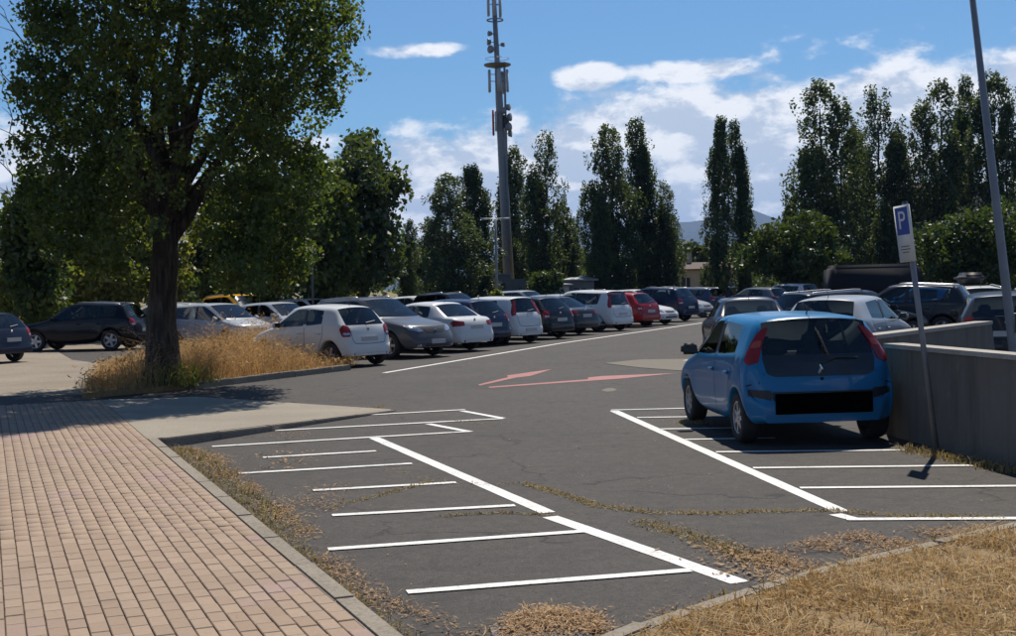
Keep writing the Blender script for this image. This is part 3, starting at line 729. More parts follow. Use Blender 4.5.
def define_car(key, p, wheel_style=0, hero=False):
    L2, w, H = p['L'] / 2, p['W'] / 2, p['H']
    pcs, bvh, yF, yR = build_body(key, p)
    T = []                                             # (name, mesh, material, parent index, location, rotation, takes paint)
    def add(name, me, m, parent=-1, loc=None, rot=None, paint=False):
        if me is None or not len(me.polygons): return -1
        if not me.materials: me.materials.append(M[m])
        T.append((name, me, parent, loc, rot, paint)); return len(T) - 1
    body = add('body', pcs[0], 'paint', paint=True)
    add('underbody', pcs[7], 'trim')
    names = {1: 'windscreen', 2: 'rear_window', 3: 'side_window', 4: 'side_window', 5: 'side_window', 6: 'side_window'}
    wi = {}
    for mi in range(1, 7):
        if mi in pcs: wi[mi] = add(names[mi], pcs[mi], 'glass')
    # seams of doors, tailgate and bonnet
    belt, br = p['belt'], p['belt_r']
    fr, re_ = yF - (p['rw'] + .045) * 1.28, yR + (p['rw'] + .045) * 0.95
    sw = 0.010 if hero else 0.014
    for s in ('left', 'right'):
        for nm, pts in (('door_seam', [(fr, belt + .0), (fr - .02, .5), (fr - .03, p['clear'] + .08), (p['yB'] - .06, p['clear'] + .08), (p['yB'] - .05, belt + .02)]),
                        ('door_seam', [(p['yB'] - .06, p['clear'] + .08), (re_ + .12, p['clear'] + .08), (re_ + .02, .5), (re_ - .10, .74), (p['yC'] - .04, br)])):
            add(nm, ribbon(nm, bvh, s, pts, sw), 'seam')
        sg = -1 if s == 'left' else 1
        for yh in (p['yB'] + .08, re_ + .04 if re_ < p['yB'] - .5 else p['yB'] - .75):
            h = hit(bvh, s, yh, belt - .12)
            if h: add('door_handle', soft_box('door_handle', (.035, .17, .035), .3, 2), 'paint', loc=h[0] + Vector((sg * .012, 0, 0)), paint=True)
        h = hit(bvh, s, p['wsb'] - .28, belt + .01)
        mm = add('mirror', soft_box('mirror', (.20, .13, .145), .27, 3, (.92, .85)), 'paint', loc=Vector((sg * (w * .97 + .085), p['wsb'] - .30, belt + .085)), paint=not hero)
        if hero: T[mm][1].materials[0] = M['trim']
        add('mirror_glass', MB().box((0, -.066, .005), (.15, .006, .10)).mesh('mirror_glass'), 'window_dark', mm)
        add('mirror_stem', MB().box((-sg * .11, .01, -.05), (.12, .05, .03)).mesh('mirror_stem'), 'trim', mm)
        if p['bump_black']:
            add('side_strip', decal('side_strip', bvh, s, [(fr - .08, .46), (re_ + .10, .46), (re_ + .10, .53), (fr - .08, .53)], .012, .1), 'trim')
        add('sill_trim', decal('sill_trim', bvh, s, [(fr - .02, p['clear'] + .015), (re_ + .1, p['clear'] + .015), (re_ + .1, p['clear'] + .06), (fr - .02, p['clear'] + .06)], .004, .12), 'trim')
        # pillar between the doors is black
        add('pillar_trim', decal('pillar_trim', bvh, s, [(p['yB'] + .01, br + .03), (p['yB'] - .10, br + .03), (p['yB'] - .115, H - .125), (p['yB'] - .02, H - .125)], .002, .06, .004), 'trim')
    # nose
    zh = p['zhl']
    def both(nm, view, poly, m, off=.006, step=.04):
        for s in (1, -1): add(nm, decal(nm, bvh, view, [(q[0] * s, q[1]) for q in poly], off, step), m)
    both('headlight', 'front', rounded([(w * .44, zh - .125), (w * .60, zh - .135), (w * .84, zh - .07), (w * .885, zh + .035), (w * .80, zh + .05), (w * .52, zh - .03)], .03), 'lamp_clear')
    add('grille', decal('grille', bvh, 'front', rounded([(-w * .36, zh - .15), (w * .36, zh - .15), (w * .40, zh - .06), (-w * .40, zh - .06)], .03), .004, .05), 'trim')
    add('air_intake', decal('air_intake', bvh, 'front', rounded([(-w * .55, .25), (w * .55, .25), (w * .48, .38), (-w * .48, .38)], .03), .004, .05), 'trim')
    both('fog_light', 'front', rounded([(w * .62, .29), (w * .74, .29), (w * .74, .36), (w * .62, .36)], .03, 3), 'lamp_clear', .004)
    h = hit(bvh, 'front', 0, zh - .105)
    if h: add('badge', MB().lathe([(.001, .008), (.045, .006), (.05, 0)], 'y', 16).mesh('badge'), 'chrome', loc=h[0] + Vector((0, .004, 0)))
    h = hit(bvh, 'front', 0, .43)
    if h: add('license_plate', MB().box((0, 0, 0), (.52, .018, .11)).mesh('license_plate'), 'plate', loc=h[0] + Vector((0, .012, 0)))
    hb = [(w * .80, p['wsb'] - .02), (w * .84, yF + .1), (w * .70, L2 - .22), (0, L2 - .10)]
    add('bonnet_seam', ribbon('bonnet_seam', bvh, 'top', hb + [(-q[0], q[1]) for q in hb[:-1][::-1]], sw), 'seam')
    # tail
    zr = p['zrg']
    def corner(nm, poly, m, off=.008, step=.035, cy=-L2 + .08, ph=42):
        for sg in (1, -1): add(nm, decal(nm, bvh, (sg, ph, w * .88, cy), rounded(poly, .03), off, step), m)
    if p['lamps'] == 'tall':                           # lamps climb the rear pillars
        corner('taillight', [(-.10, zr - .06), (.06, zr - .10), (.085, zr + .02), (.03, zr + .26), (-.05, zr + .40), (-.12, zr + .38), (-.10, zr + .16)], 'lamp_red')
    elif p['lamps'] == 'wide':
        corner('taillight', [(-.26, zr - .25), (.10, zr - .27), (.16, zr - .15), (.06, zr - .10), (-.24, zr - .13)], 'lamp_red')
    elif p['lamps'] == 'hero':
        pass
    else:
        corner('taillight', [(-.13, zr - .26), (.07, zr - .26), (.13, zr - .08), (.05, zr + .02), (-.08, zr - .02), (-.13, zr - .12)], 'lamp_red')
        corner('reversing_lamp', [(-.115, zr - .215), (.04, zr - .215), (.05, zr - .165), (-.115, zr - .165)], 'lamp_clear', .013)
    if p['tail'] == 'hatch':
        tg = [(w * .66, zr - .06), (w * .64, .66), (w * .56, .56), (0, .545)]
        if not hero: add('tailgate_seam', ribbon('tailgate_seam', bvh, 'rear', tg + [(-q[0], q[1]) for q in tg[:-1][::-1]], sw), 'seam')
        zp = .66 if not p.get('plate_low') else .44
    else: zp = .70
    if not hero:
        h = hit(bvh, 'rear', 0, zp)
        if h: add('license_plate', MB().box((0, 0, 0), (.52, .016, .11)).mesh('license_plate'), 'plate', loc=h[0] + Vector((0, -.008, 0)))
        add('bumper_trim', decal('bumper_trim', bvh, 'rear', rounded([(-w * .62, p['clear'] + .09), (w * .62, p['clear'] + .09), (w * .66, .38 if p['bump_black'] else .335), (-w * .66, .38 if p['bump_black'] else .335)], .03), .005, .06), 'trim')
        h = hit(bvh, 'rear', 0, zr - .09)
        if h: add('badge', MB().lathe([(.001, -.008), (.04, -.006), (.045, 0)], 'y', 16).mesh('badge'), 'chrome', loc=h[0] + Vector((0, -.004, 0)))
        if p['tail'] == 'hatch':
            h0, h1 = hit(bvh, 'rear', 0.0, zr + .05), hit(bvh, 'rear', .34, zr + .09)
            if h0 and h1: add('wiper', MB().tube([h0[0] + Vector((0, -.02, 0)), h1[0] + Vector((0, -.02, 0))], .012, 6).mesh('wiper'), 'trim')
    if p['rails']:
        for s in (1, -1):
            pts = []
            for y in np.linspace(p['wst'] - .3, p['rre'] + .15, 8):
                h = hit(bvh, 'top', s * w * (p['tumble'] - .13), y)
                if h: pts.append(h[0] + Vector((0, 0, .045)))
            if len(pts) > 2:
                pts = [pts[0] + Vector((0, .08, -.05))] + pts + [pts[-1] + Vector((0, -.08, -.05))]
                add('roof_rail', MB().tube(pts, .016, 6).mesh('roof_rail', True), 'alloy')
    h = hit(bvh, 'top', 0, p['rre'] + .18)
    if h: add('aerial', MB().tube([h[0], h[0] + Vector((0, -.10, .16))], [.008, .004], 6).mesh('aerial'), 'trim')
    # wheels
    wd = .19; ty, rim, disc = wheel_meshes(p['rw'], wd, wheel_style)
    for me, m in ((ty, 'rubber'), (rim, 'alloy'), (disc, 'dark_metal')): me.materials.append(M[m])
    for y in (yF, yR):
        for s in (1, -1):
            T.append(('wheel', None, -1, Vector((s * (w - wd / 2 - .025), y, p['rw'])), (0, 0, 0 if s == 1 else math.pi), False)); k = len(T) - 1
            T.append(('tyre', ty, k, None, None, False)); T.append(('rim', rim, k, None, None, False)); T.append(('brake_disc', disc, k, None, None, False))
    # cabin
    sx = w * .40
    st = soft_box('seat', (w * .56, .14, .62), .3, 2, (.8, 1)); hr = soft_box('head_rest', (.24, .09, .17), .4, 2)
    for s in (1, -1):
        k = add('seat', st.copy(), 'cabin', loc=Vector((s * sx, p['yB'] - .10, .72)), rot=(-.2 * -1, 0, 0)); add('head_rest', hr, 'cabin', k, loc=Vector((0, 0, .40)))
    yrs = max(p['yC'] - .12, -L2 + .62)
    k = add('rear_seat', soft_box('rear_seat', (w * 1.40, .14, .58), .25, 2), 'cabin', loc=Vector((0, yrs, .68)), rot=(.2, 0, 0))
    for s in (1, -1): add('head_rest', hr, 'cabin', k, loc=Vector((s * sx, 0, .37)))
    add('dashboard', soft_box('dashboard', (w * 1.55, .5, .22), .3, 2), 'cabin', loc=Vector((0, p['wsb'] - .24, belt - .10)))
    add('steering_wheel', MB().tube([(.18 * math.cos(a), 0, .18 * math.sin(a)) for a in np.linspace(0, 2 * math.pi, 17)], .014, 6).mesh('steering_wheel'), 'cabin', loc=Vector((-sx, p['wsb'] - .52, belt + .0)), rot=(.4, 0, 0))
    add('cabin_floor', MB().box((0, (p['wsb'] + p['rgb']) / 2 + .2, .38), (w * 1.5, p['wsb'] - p['rgb'] - .5, .04)).mesh('cabin_floor'), 'cabin')
    CAR[key] = (T, p, bvh, (yF, yR)); return add
def place_car(key, loc, heading, color, label, name='parked_car', scale=1.0, group='cars parked in the car park', skip=(), cat='car'):
    T, p, _, _ = CAR[key]
    root = link(name, None, loc=loc, rot=(0, 0, -R(heading)), label=label, cat=cat, group=group)
    root.empty_display_size = 0.3; root.scale = (scale,) * 3 if not hasattr(scale, '__len__') else scale
    objs = []
    for nm, me, par, l, r, pt in T:
        if nm in skip: objs.append(None); continue
        o = link(nm, me, root if par < 0 else objs[par], loc=l, rot=r)
        if pt: o.color = (*color, 1)
        objs.append(o)
    return root

hp = car_type(L=3.43, W=1.63, H=1.455, wb=2.34, fo=0.60, rw=0.285, clear=0.17, belt=0.90, belt_r=0.97, zcowl=0.96, zhl=0.72, wsb=0.92, wst=0.18, yB=-0.25, yC=-1.10, rre=-1.38, rgb=-1.60, zre=1.405, zrg=0.93, tumble=0.80, lamps='hero')
addh = define_car('hero', hp, 1, hero=True)
define_car('city', car_type(L=3.62, W=1.62, H=1.50, wb=2.35, fo=0.68, rw=0.29, belt=0.92, belt_r=0.98, zcowl=0.98, zhl=0.74, wsb=0.86, wst=0.28, yB=-0.18, yC=-1.08, rre=-1.46, rgb=-1.66, zre=1.45, zrg=0.98, tumble=0.82, lamps='tall', plate_low=True), 1)
define_car('bubble', car_type(L=3.60, W=1.66, H=1.48, wb=2.35, fo=0.70, rw=0.295, belt=0.92, belt_r=0.99, zcowl=0.98, zhl=0.72, wsb=0.86, wst=0.18, yB=-0.32, yC=-0.98, rre=-1.28, rgb=-1.64, zre=1.41, zrg=0.98, tumble=0.78, lamps='side'), 0)
define_car('hatch', car_type(L=4.18, W=1.76, H=1.46, wb=2.56, fo=0.85, rw=0.31, belt=0.91, belt_r=0.97, zcowl=0.95, zhl=0.69, wsb=0.92, wst=0.12, yB=-0.32, yC=-1.24, rre=-1.55, rgb=-1.92, zre=1.39, zrg=0.97, tumble=0.77, lamps='side'), 0)
define_car('saloon', car_type(L=4.50, W=1.80, H=1.42, wb=2.72, fo=0.80, rw=0.32, belt=0.90, belt_r=0.95, zcowl=0.93, zhl=0.68, wsb=0.78, wst=-0.02, yB=-0.42, yC=-1.15, rre=-1.18, rgb=-1.74, zre=1.36, zrg=0.99, tail='saloon', tumble=0.75, lamps='wide'), 2)
define_car('crossover', car_type(L=4.40, W=1.84, H=1.61, wb=2.64, fo=0.88, rw=0.345, clear=0.21, belt=1.02, belt_r=1.08, zcowl=1.06, zhl=0.82, wsb=0.95, wst=0.15, yB=-0.30, yC=-1.15, rre=-1.70, rgb=-2.02, zre=1.53, zrg=1.06, tumble=0.78, lamps='side', rails=True, quarter=True), 0)
define_car('mpv', car_type(L=4.10, W=1.74, H=1.60, wb=2.60, fo=0.80, rw=0.305, belt=0.95, belt_r=1.00, zcowl=1.03, zhl=0.76, wsb=1.12, wst=0.25, yB=-0.22, yC=-1.08, rre=-1.70, rgb=-1.90, zre=1.54, zrg=0.99, tumble=0.80, lamps='tall', quarter=True), 2)
define_car('estate', car_type(L=4.60, W=1.80, H=1.50, wb=2.68, fo=0.88, rw=0.32, belt=0.93, belt_r=0.99, zcowl=0.97, zhl=0.70, wsb=0.98, wst=0.16, yB=-0.30, yC=-1.15, rre=-1.88, rgb=-2.12, zre=1.43, zrg=0.99, tumble=0.76, lamps='side', rails=True, quarter=True), 0)

# extra pieces of the blue car seen from behind: dark glass tailgate, tall red lamps, bumper panel
T_, p_, bvh_, ax_ = CAR['hero']; w_ = p_['W'] / 2
gate = rounded([(-w_ * .70, .80), (-w_ * .60, .765), (w_ * .60, .765), (w_ * .70, .80), (w_ * .735, .97), (w_ * .70, 1.0), (-w_ * .70, 1.0), (-w_ * .735, .97)], .03)
addh('tailgate_glass', decal('tailgate_glass', bvh_, 'rear', gate, .005, .05), 'window_dark')
for s in (1, -1):
    cv_h = (s, 40, w_ * .86, -p_['L'] / 2 + .10)
    addh('taillight', decal('taillight', bvh_, cv_h, rounded([(-.03, .925), (.09, .89), (.135, .95), (.10, 1.10), (.050, 1.23), (.0, 1.30), (-.045, 1.305), (-.025, 1.14)], .03), .012, .025), 'lamp_red')
    addh('reversing_lamp', decal('reversing_lamp', bvh_, cv_h, rounded([(-.015, 1.085), (.085, 1.07), (.060, 1.145), (-.012, 1.16)], .02), .017, .025), 'lamp_dim')
    addh('bumper_cap', decal('bumper_cap', bvh_, 'rear', [(q[0] * s, q[1]) for q in rounded([(w_ * .66, .505), (w_ * .93, .56), (w_ * .93, .625), (w_ * .66, .62)], .02)], .006, .04), 'trim')
    addh('bumper_seam', ribbon('bumper_seam', bvh_, 'rear', [(s * w_ * .73, .80), (s * w_ * .80, .70), (s * w_ * .97, .66)], .010), 'seam')
addh('bumper_panel', decal('bumper_panel', bvh_, 'rear', rounded([(-w_ * .66, .60), (w_ * .66, .60), (w_ * .64, .50), (-w_ * .64, .50)], .02), .004, .05), 'trim')
h = hit(bvh_, 'rear', 0, .50)
addh('license_plate', MB().box((0, 0, 0), (1.02, .024, .225)).mesh('license_plate'), 'plate_black', loc=h[0] + Vector((0, -.012, -0.03)))
h = hit(bvh_, 'rear', 0.0, .845)
addh('badge', MB().tube([(-.03, -.006, -.05), (.0, -.01, .0), (-.02, -.01, .05)], [.012, .02, .012], 6).tube([(.0, -.01, .0), (.035, -.008, -.045)], [.016, .008], 6).mesh('badge'), 'chrome', loc=h[0] + Vector((0, -.006, 0)))
h0 = [hit(bvh_, 'rear', a, b) for a, b in ((0.0, .90), (.16, .965), (.40, .96))]
addh('wiper', MB().tube([q[0] + Vector((0, -.03, 0)) for q in h0], [.016, .012, .008], 6).mesh('wiper'), 'trim')
addh('tailgate_button', MB().lathe([(.001, -.006), (.018, -.004), (.02, 0)], 'y', 12).mesh('tailgate_button'), 'seam', loc=hit(bvh_, 'rear', 0, .735)[0])
addh('spoiler_seam', ribbon('spoiler_seam', bvh_, 'rear', [(-w_ * .68, 1.375), (w_ * .68, 1.375)], .012), 'seam')

NAVY, BLACK, WHITE, SILV, GREY, RED, BLUE = (.010, .016, .045), (.008, .008, .010), (.62, .62, .60), (.36, .38, .40), (.085, .085, .09), (.30, .012, .014), (.016, .145, .31)
def put(key, px, py, heading, color, label, end='rear', **kw):
    """place a car by the ground below the middle of its rear or front bumper"""
    g = G(px, py); L2 = CAR[key][1]['L'] / 2; d = Vector((math.sin(R(heading)), math.cos(R(heading)), 0))
    c = g + d * (L2 if end == 'rear' else -L2 if end == 'front' else 0)
    return place_car(key, (c.x, c.y, 0.004), heading, color, label, **kw)
hero = put('hero', 823, 445, -5.0, BLUE, 'bright blue small hatchback parked over the white lines beside the concrete wall', scale=(1.05, 1.02, .98))
HD = -50.0
put('bubble', 371, 366.5, HD, WHITE, 'white rounded hatchback nearest of the long row, beside the dry grass')
put('crossover', 437, 357.5, HD + 180, GREY, 'grey crossover with its nose to the aisle, next to the nearest white hatchback', end='front')
put('saloon', 478, 351.5, HD, WHITE, 'white saloon with wide red rear lamps beside the grey crossover')
put('hatch', 497, 346.5, HD, NAVY, 'dark blue hatchback between the white saloon and the tall white city car')
put('city', 531, 343.5, HD, WHITE, 'tall boxy white city car in the middle of the long row')
put('hatch', 563, 339.0, HD, BLACK, 'black hatchback just right of the tall boxy white city car')
put('saloon', 588, 335.0, HD, (.022, .022, .026), 'dark charcoal car between the black hatchback and the silver nose')
put('hatch', 607, 331.5, HD + 180, SILV, 'silver car showing its nose between the charcoal car and the white people carrier', end='front')
put('mpv', 624, 331.0, HD, WHITE, 'white people carrier with tall red lamps beside the red hatchback')
put('hatch', 652, 327.0, HD, RED, 'dark red hatchback in the far half of the long row')
put('saloon', 671, 325.0, HD + 180, WHITE, 'white car with its nose to the aisle beside the red hatchback', end='front')
put('crossover', 692, 321.5, HD, NAVY, 'navy blue car with a bright roof beyond the red hatchback')
put('hatch', 708, 317.5, HD + 180, SILV, 'silver car nosing out beyond the navy car at the row end', end='front')
put('estate', 722, 314.0, HD, (.05, .07, .12), 'slate blue estate at the far end of the long row')
# the row behind, facing the other way
put('mpv', 262, 347, HD + 176, SILV, 'silver people carrier behind the tall dry grass right of the trunk', end='front', scale=(1, 1, .93))
put('hatch', 322, 343, HD + 180, SILV, 'silver hatchback facing us behind the nearest white hatchback', end='front')
put('estate', 352, 333, HD + 180, WHITE, 'white car whose roof shows behind the silver hatchback', end='front')
put('crossover', 243, 337.5, HD + 180, (.60, .30, .012), 'yellow car with roof rails behind the silver people carrier', end='mid', scale=(1, 1, 1.10))
put('estate', 385, 330, HD + 180, BLACK, 'black estate whose long roof shows behind the grey crossover', end='front')
put('crossover', 492, 329, HD + 180, BLACK, 'black car with a lit bonnet behind the dark blue hatchback', end='front')
put('hatch', 452, 325, HD + 180, WHITE, 'white car roof just left of the mast cabin behind the row', end='front')
put('mpv', 557, 321, HD + 180, SILV, 'silver car roof behind the black hatchback below the mast', end='front')
put('estate', 635, 316, HD + 180, BLACK, 'black car roof behind the white people carrier', end='front')
put('hatch', 668, 313, HD + 180, WHITE, 'white roofed car behind the red hatchback', end='front')
put('estate', 702, 309, HD + 180, (.02, .02, .025), 'low dark car below the small house', end='front')
put('hatch', 742, 306, HD, NAVY, 'navy car with a pale roof straight ahead of the blue hatchback', end='rear')
# left, beyond the lane
put('crossover', 84, 350, -84, (.004, .005, .009), 'black crossover parked side on behind the big tree', end='mid')
put('estate', 160, 343, -70, WHITE, 'white car half hidden behind the trunk of the big tree', end='mid')
put('hatch', -40, 363, -66, (.018, .024, .045), 'dark navy hatchback cut by the left edge of the picture', end='mid')
# right, beyond the blue car and the wall
put('saloon', 756, 360, 4, (.016, .018, .028), 'dark saloon parked straight ahead of the blue hatchback', end='rear')
put('hatch', 818, 372, 32, SILV, 'silver hatchback between the blue hatchback and the concrete wall', end='rear')
put('estate', 850, 346, 62, BLACK, 'black estate with a curved roof behind the silver hatchback', end='mid')
put('crossover', 900, 340, -62, (.028, .028, .032), 'dark crossover with roof rails behind the sign post', end='mid')
put('hatch', 858, 337, 62, (.03, .032, .04), 'charcoal hatchback between the silver hatchback and the black estate', end='mid')
put('hatch', 1008, 368, 18, (.022, .024, .03), 'dark hatchback seen from behind beyond the end of the wall', end='rear')
put('estate', 985, 337, 10, WHITE, 'white estate with a roof box beyond the dark hatchback', end='rear')
put('hatch', 972, 326, -30, (.03, .15, .42), 'light blue car glimpsed between the crossover and the white estate', end='rear')
put('hatch', 1055, 338, 10, SILV, 'silver car at the right edge behind the lamp post', end='rear')
put('hatch', 786, 315, -40, (.10, .12, .14), 'grey car in the distance under the round bush', end='rear')
put('mpv', 815, 312, -40, WHITE, 'white car far off under the round bush', end='rear')
g = G(985, 337) + Vector((math.sin(R(10)), math.cos(R(10)), 0)) * 2.3
link('roof_box', soft_box('roof_box', (.80, 1.75, .34), .4, 3, (.9, .92)), mat=M['trim'], loc=(g.x, g.y, 1.73), rot=(0, 0, -R(10)), label='long dark roof box on top of the white estate', cat='roof box')

# ------------------------------------------------------------------ concrete walls
def wall(name, a, b, h0, h1, th, label, end_slope=0.0):
    d = (b - a); L = d.length; d.normalize(); n = Vector((-d.y, d.x, 0))
    root = link(name, None, loc=(a.x, a.y, 0), label=label, cat='wall'); k = max(1, round(L / 6.0))
    for i in range(k):                                  # cast in lengths with open joints
        f0, f1 = i / k, (i + 1) / k; g0 = 0.006 if i else 0; p0 = d * (L * f0 + g0); p1 = d * (L * f1 - .006); z0, z1 = h0 + (h1 - h0) * f0, h0 + (h1 - h0) * f1
        e = end_slope if i == k - 1 else 0.0
        vs = [p0 - n * th / 2, p1 + d * e - n * th / 2, p1 + d * e + n * th / 2, p0 + n * th / 2]
        vt = [p0 - n * th / 2, p1 - n * th / 2, p1 + n * th / 2, p0 + n * th / 2]; zt = [z0, z1, z1, z0]
        V = [(v.x, v.y, -.05) for v in vs] + [(v.x, v.y, z) for v, z in zip(vt, zt)]
        me = me_py('wall_panel', V, [[3, 2, 1, 0], [4, 5, 6, 7], [0, 1, 5, 4], [1, 2, 6, 5], [2, 3, 7, 6], [3, 0, 4, 7]])
        link('wall_panel', me, root, M['concrete'])
        o = th / 2 + .02; C = [p0 - n * o, p1 - n * o, p1 + n * o, p0 + n * o]
        V = [(v.x, v.y, z + .002) for v, z in zip(C, zt)] + [(v.x, v.y, z + .05) for v, z in zip(C, zt)]
        link('coping', me_py('coping', V, [[3, 2, 1, 0], [4, 5, 6, 7], [0, 1, 5, 4], [1, 2, 6, 5], [2, 3, 7, 6], [3, 0, 4, 7]]), root, M['coping'])
    return root
w1a, w1b = G(884, 435), G(1016, 470)
dw = (w1b - w1a).normalized(); w1b = w1b + dw * 2.2; wo_ = Vector((-dw.y, dw.x, 0)) * .13; w1a, w1b = w1a + wo_, w1b + wo_
zw = 1.0
wall('concrete_wall', Vector((w1a.x, w1a.y, 0)), Vector((w1b.x, w1b.y, 0)), zw, zw + .02, 0.20, 'stained low concrete wall beside the blue hatchback and sign post')
w2a, w2b = G(866, 335, 1.12), G(984, 321, 1.12)
wall('concrete_wall', Vector((w2a.x, w2a.y, 0)), Vector((w2b.x, w2b.y, 0)), 1.07, 1.07, 0.22, 'farther concrete wall with a sloping end behind the first wall', 0.45)

# ------------------------------------------------------------------ sign post, lamp post, thin posts
base = G(937, 453); top_ = AT(905, 203, base.y + .05)
sp = link('sign_post', None, loc=base, label='leaning grey post with a blue and white parking sign', cat='sign')
up_ = (top_ - base); ul = up_.length; upn = up_.normalized()
link('post', MB().tube([(0, 0, 0), up_], .030, 10).mesh('post', True), sp, M['galv'])
link('post_cap', MB().tube([up_, up_ + upn * .02], [.033, .02], 10).mesh('post_cap'), sp, M['dark_metal'])
rq = Matrix.Rotation(R(-72), 4, 'Z')
tilt = Vector((0, 0, 1)).rotation_difference(upn).to_matrix().to_4x4()
pl = link('sign_plate', soft_box('sign_plate', (.26, .02, .58), .2, 2), sp, M['sign_white'])
def sign_loc(obj, off, dd):
    obj.matrix_local = Matrix.Translation(up_ - upn * off) @ tilt @ rq @ Matrix.Translation((0, dd, 0))
sign_loc(pl, .31, -.05)
bl = link('sign_panel', MB().box((0, -.0125, .13), (.205, .004, .28)).mesh('sign_panel'), pl, M['sign_blue'])
cu = bpy.data.curves.new('letter', 'FONT'); cu.body = 'P'; cu.size = .26; cu.align_x = 'CENTER'; cu.align_y = 'CENTER'; cu.extrude = .001
to = bpy.data.objects.new('letter_tmp', cu); COL.objects.link(to)
tm = bpy.data.meshes.new_from_object(to.evaluated_get(bpy.context.evaluated_depsgraph_get())); bpy.data.objects.remove(to)
tm.materials.clear(); link('letter', tm, pl, M['sign_white'], loc=(0, -.0165, .13), rot=(R(90), 0, 0))
for zz in (.2, -.2): link('bracket', MB().box((0, .035, zz), (.10, .05, .03)).mesh('bracket'), pl, M['galv'])
for k_, (wd_, zz) in enumerate(((.14, -.10), (.16, -.13), (.11, -.16))): link('caption_bar', MB().box((0, -.0125, zz - .03), (wd_, .003, .008)).mesh('caption_bar'), pl, M['dark_metal'])

lb = G(1016, 372); lt = AT(971, -14, lb.y)
lp = link('lamp_post', None, loc=lb, label='tall grey lamp post leaning at the right edge', cat='lamp post')
lv = lt - lb; lv2 = lv * 1.25
link('pole', MB().tube([(0, 0, 0), lv * .02, lv * .25, lv2], [.10, .088, .080, .048], 14).mesh('pole', True), lp, M['lamp_pole'])
link('base_plate', MB().box((0, 0, .015), (.4, .4, .03)).mesh('base_plate'), lp, M['galv'])
link('hatch_cover', MB().box((-.0, -.10, .9), (.09, .02, .35)).mesh('hatch_cover'), lp, M['dark_metal'])
arm = link('arm', MB().tube([lv2, lv2 + Vector((-.3, 0, .25)), lv2 + Vector((-1.2, 0, .35))], .035, 8).mesh('arm', True), lp, M['lamp_pole'])
link('lamp_head', soft_box('lamp_head', (.75, .28, .12), .4, 2), arm, M['galv'], loc=lv2 + Vector((-1.5, 0, .35)))

def thin_post(px, py0, py1, label, r=.035, board=None, depth=None, name='sign_post', px1=None, cat='post'):
    b = G(px, py1) if depth is None else Vector((AT(px, py1, depth).x, depth, 0)); t_ = AT(px1 or px, py0, b.y)
    ro = link(name, None, loc=b, label=label, cat=cat); v = t_ - b
    link('post', MB().tube([(0, 0, 0), v], r, 8).mesh('post', True), ro, M['dark_metal'])
    link('cap', MB().tube([v, v + Vector((0, 0, .02))], [r * 1.2, r * .6], 8).mesh('cap'), ro, M['galv'])
    if board: link('sign_plate', MB().box(v - Vector((0, .05, board[1] / 2 + .02)), (board[0], .02, board[1]), rz=board[2]).mesh('sign_plate'), ro, M['galv'])
    return ro
thin_post(315, 246, 361, 'thin dark post standing in the dry grass beside the white hatchback', .028, (.30, .42, R(86)), px1=311)
thin_post(89, 268, 330, 'grey post beyond the black crossover on the left', .07, depth=52)
thin_post(88, 300, 312, 'short grey bollard beyond the black crossover', .05, depth=50, px1=88) if False else None
# twin-armed street lamp in front of the mast
b = Vector((AT(497, 296, 70).x, 70, 0)); t_ = AT(495.5, 219, 70); v = t_ - b
sl = link('street_lamp', None, loc=b, label='slim street lamp with two short arms in front of the mast', cat='street lamp')
link('pole', MB().tube([(0, 0, 0), v], [.09, .06], 8).mesh('pole', True), sl, M['lamp_pole'])
for s in (-1, 1):
    a_ = link('arm', MB().tube([v, v + Vector((s * .35, 0, .02))], .03, 6).mesh('arm'), sl, M['lamp_pole']); link('lamp_head', soft_box('lamp_head', (.5, .22, .10), .4, 2), a_, M['antenna'], loc=v + Vector((s * .55, 0, .02)))

# ------------------------------------------------------------------ the mast
MY = 105.0
mb_ = Vector((AT(510, 290, MY).x, MY, 0))
mast = link('antenna_mast', None, loc=mb_, label='tall grey telecom mast crowned with antenna panels', cat='mast')
def mpt(px, py): return AT(px, py, MY) - mb_
mtop = mpt(493.5, -8)
axis = mtop.normalized()
def on(py):                                             # point on the axis at a pixel row
    z = mpt(500, py).z; return mtop * (z / mtop.z)
link('pole', MB().tube([(0, 0, -.1), on(200), on(100), on(64), mtop], [.46, .38, .30, .22, .18], 16).mesh('pole', True), mast, M['lamp_pole'])
link('cable_run', MB().box(on(150) + Vector((.36, -.3, 0)), (.18, .06, 14)).mesh('cable_run'), mast, M['galv'])
c0 = on(65)
pf = link('platform', MB().lathe([(.25, -.25), (1.0, -.08), (1.10, 0), (1.08, .06), (.25, .10)], 'z', 24, c0).mesh('platform'), mast, M['galv'])
link('railing', MB().tube([c0 + Vector((.95 * math.cos(a), .95 * math.sin(a), .5)) for a in np.linspace(0, 2 * math.pi, 25)], .02, 5).mesh('railing'), pf, M['galv'])
def panel(py0, py1, ang, rad, wd=.30, m='antenna'):
    a0, a1 = on(py1), on(py0); off = Vector((math.cos(ang) * rad, math.sin(ang) * rad, 0)); hgt = (a1 - a0).length; c = (a0 + a1) / 2 + off
    k = link('antenna_panel', soft_box('antenna_panel', (wd, .14, hgt), .35, 2), mast, M[m], loc=c, rot=(0, 0, ang + math.pi / 2))
    link('bracket', MB().tube([(0, 0, 0), (0, rad * .9, 0)], .03, 5).tube([(0, 0, hgt * .3), (0, rad * .9, hgt * .3)], .03, 5).mesh('bracket'), k, M['galv'])
for i in range(5): panel(-8, 17, -2.6 + i * 1.05, .55)
for ang in (-2.7, -1.5, -.35, 1.2): panel(70, 93, ang, .78, .34)
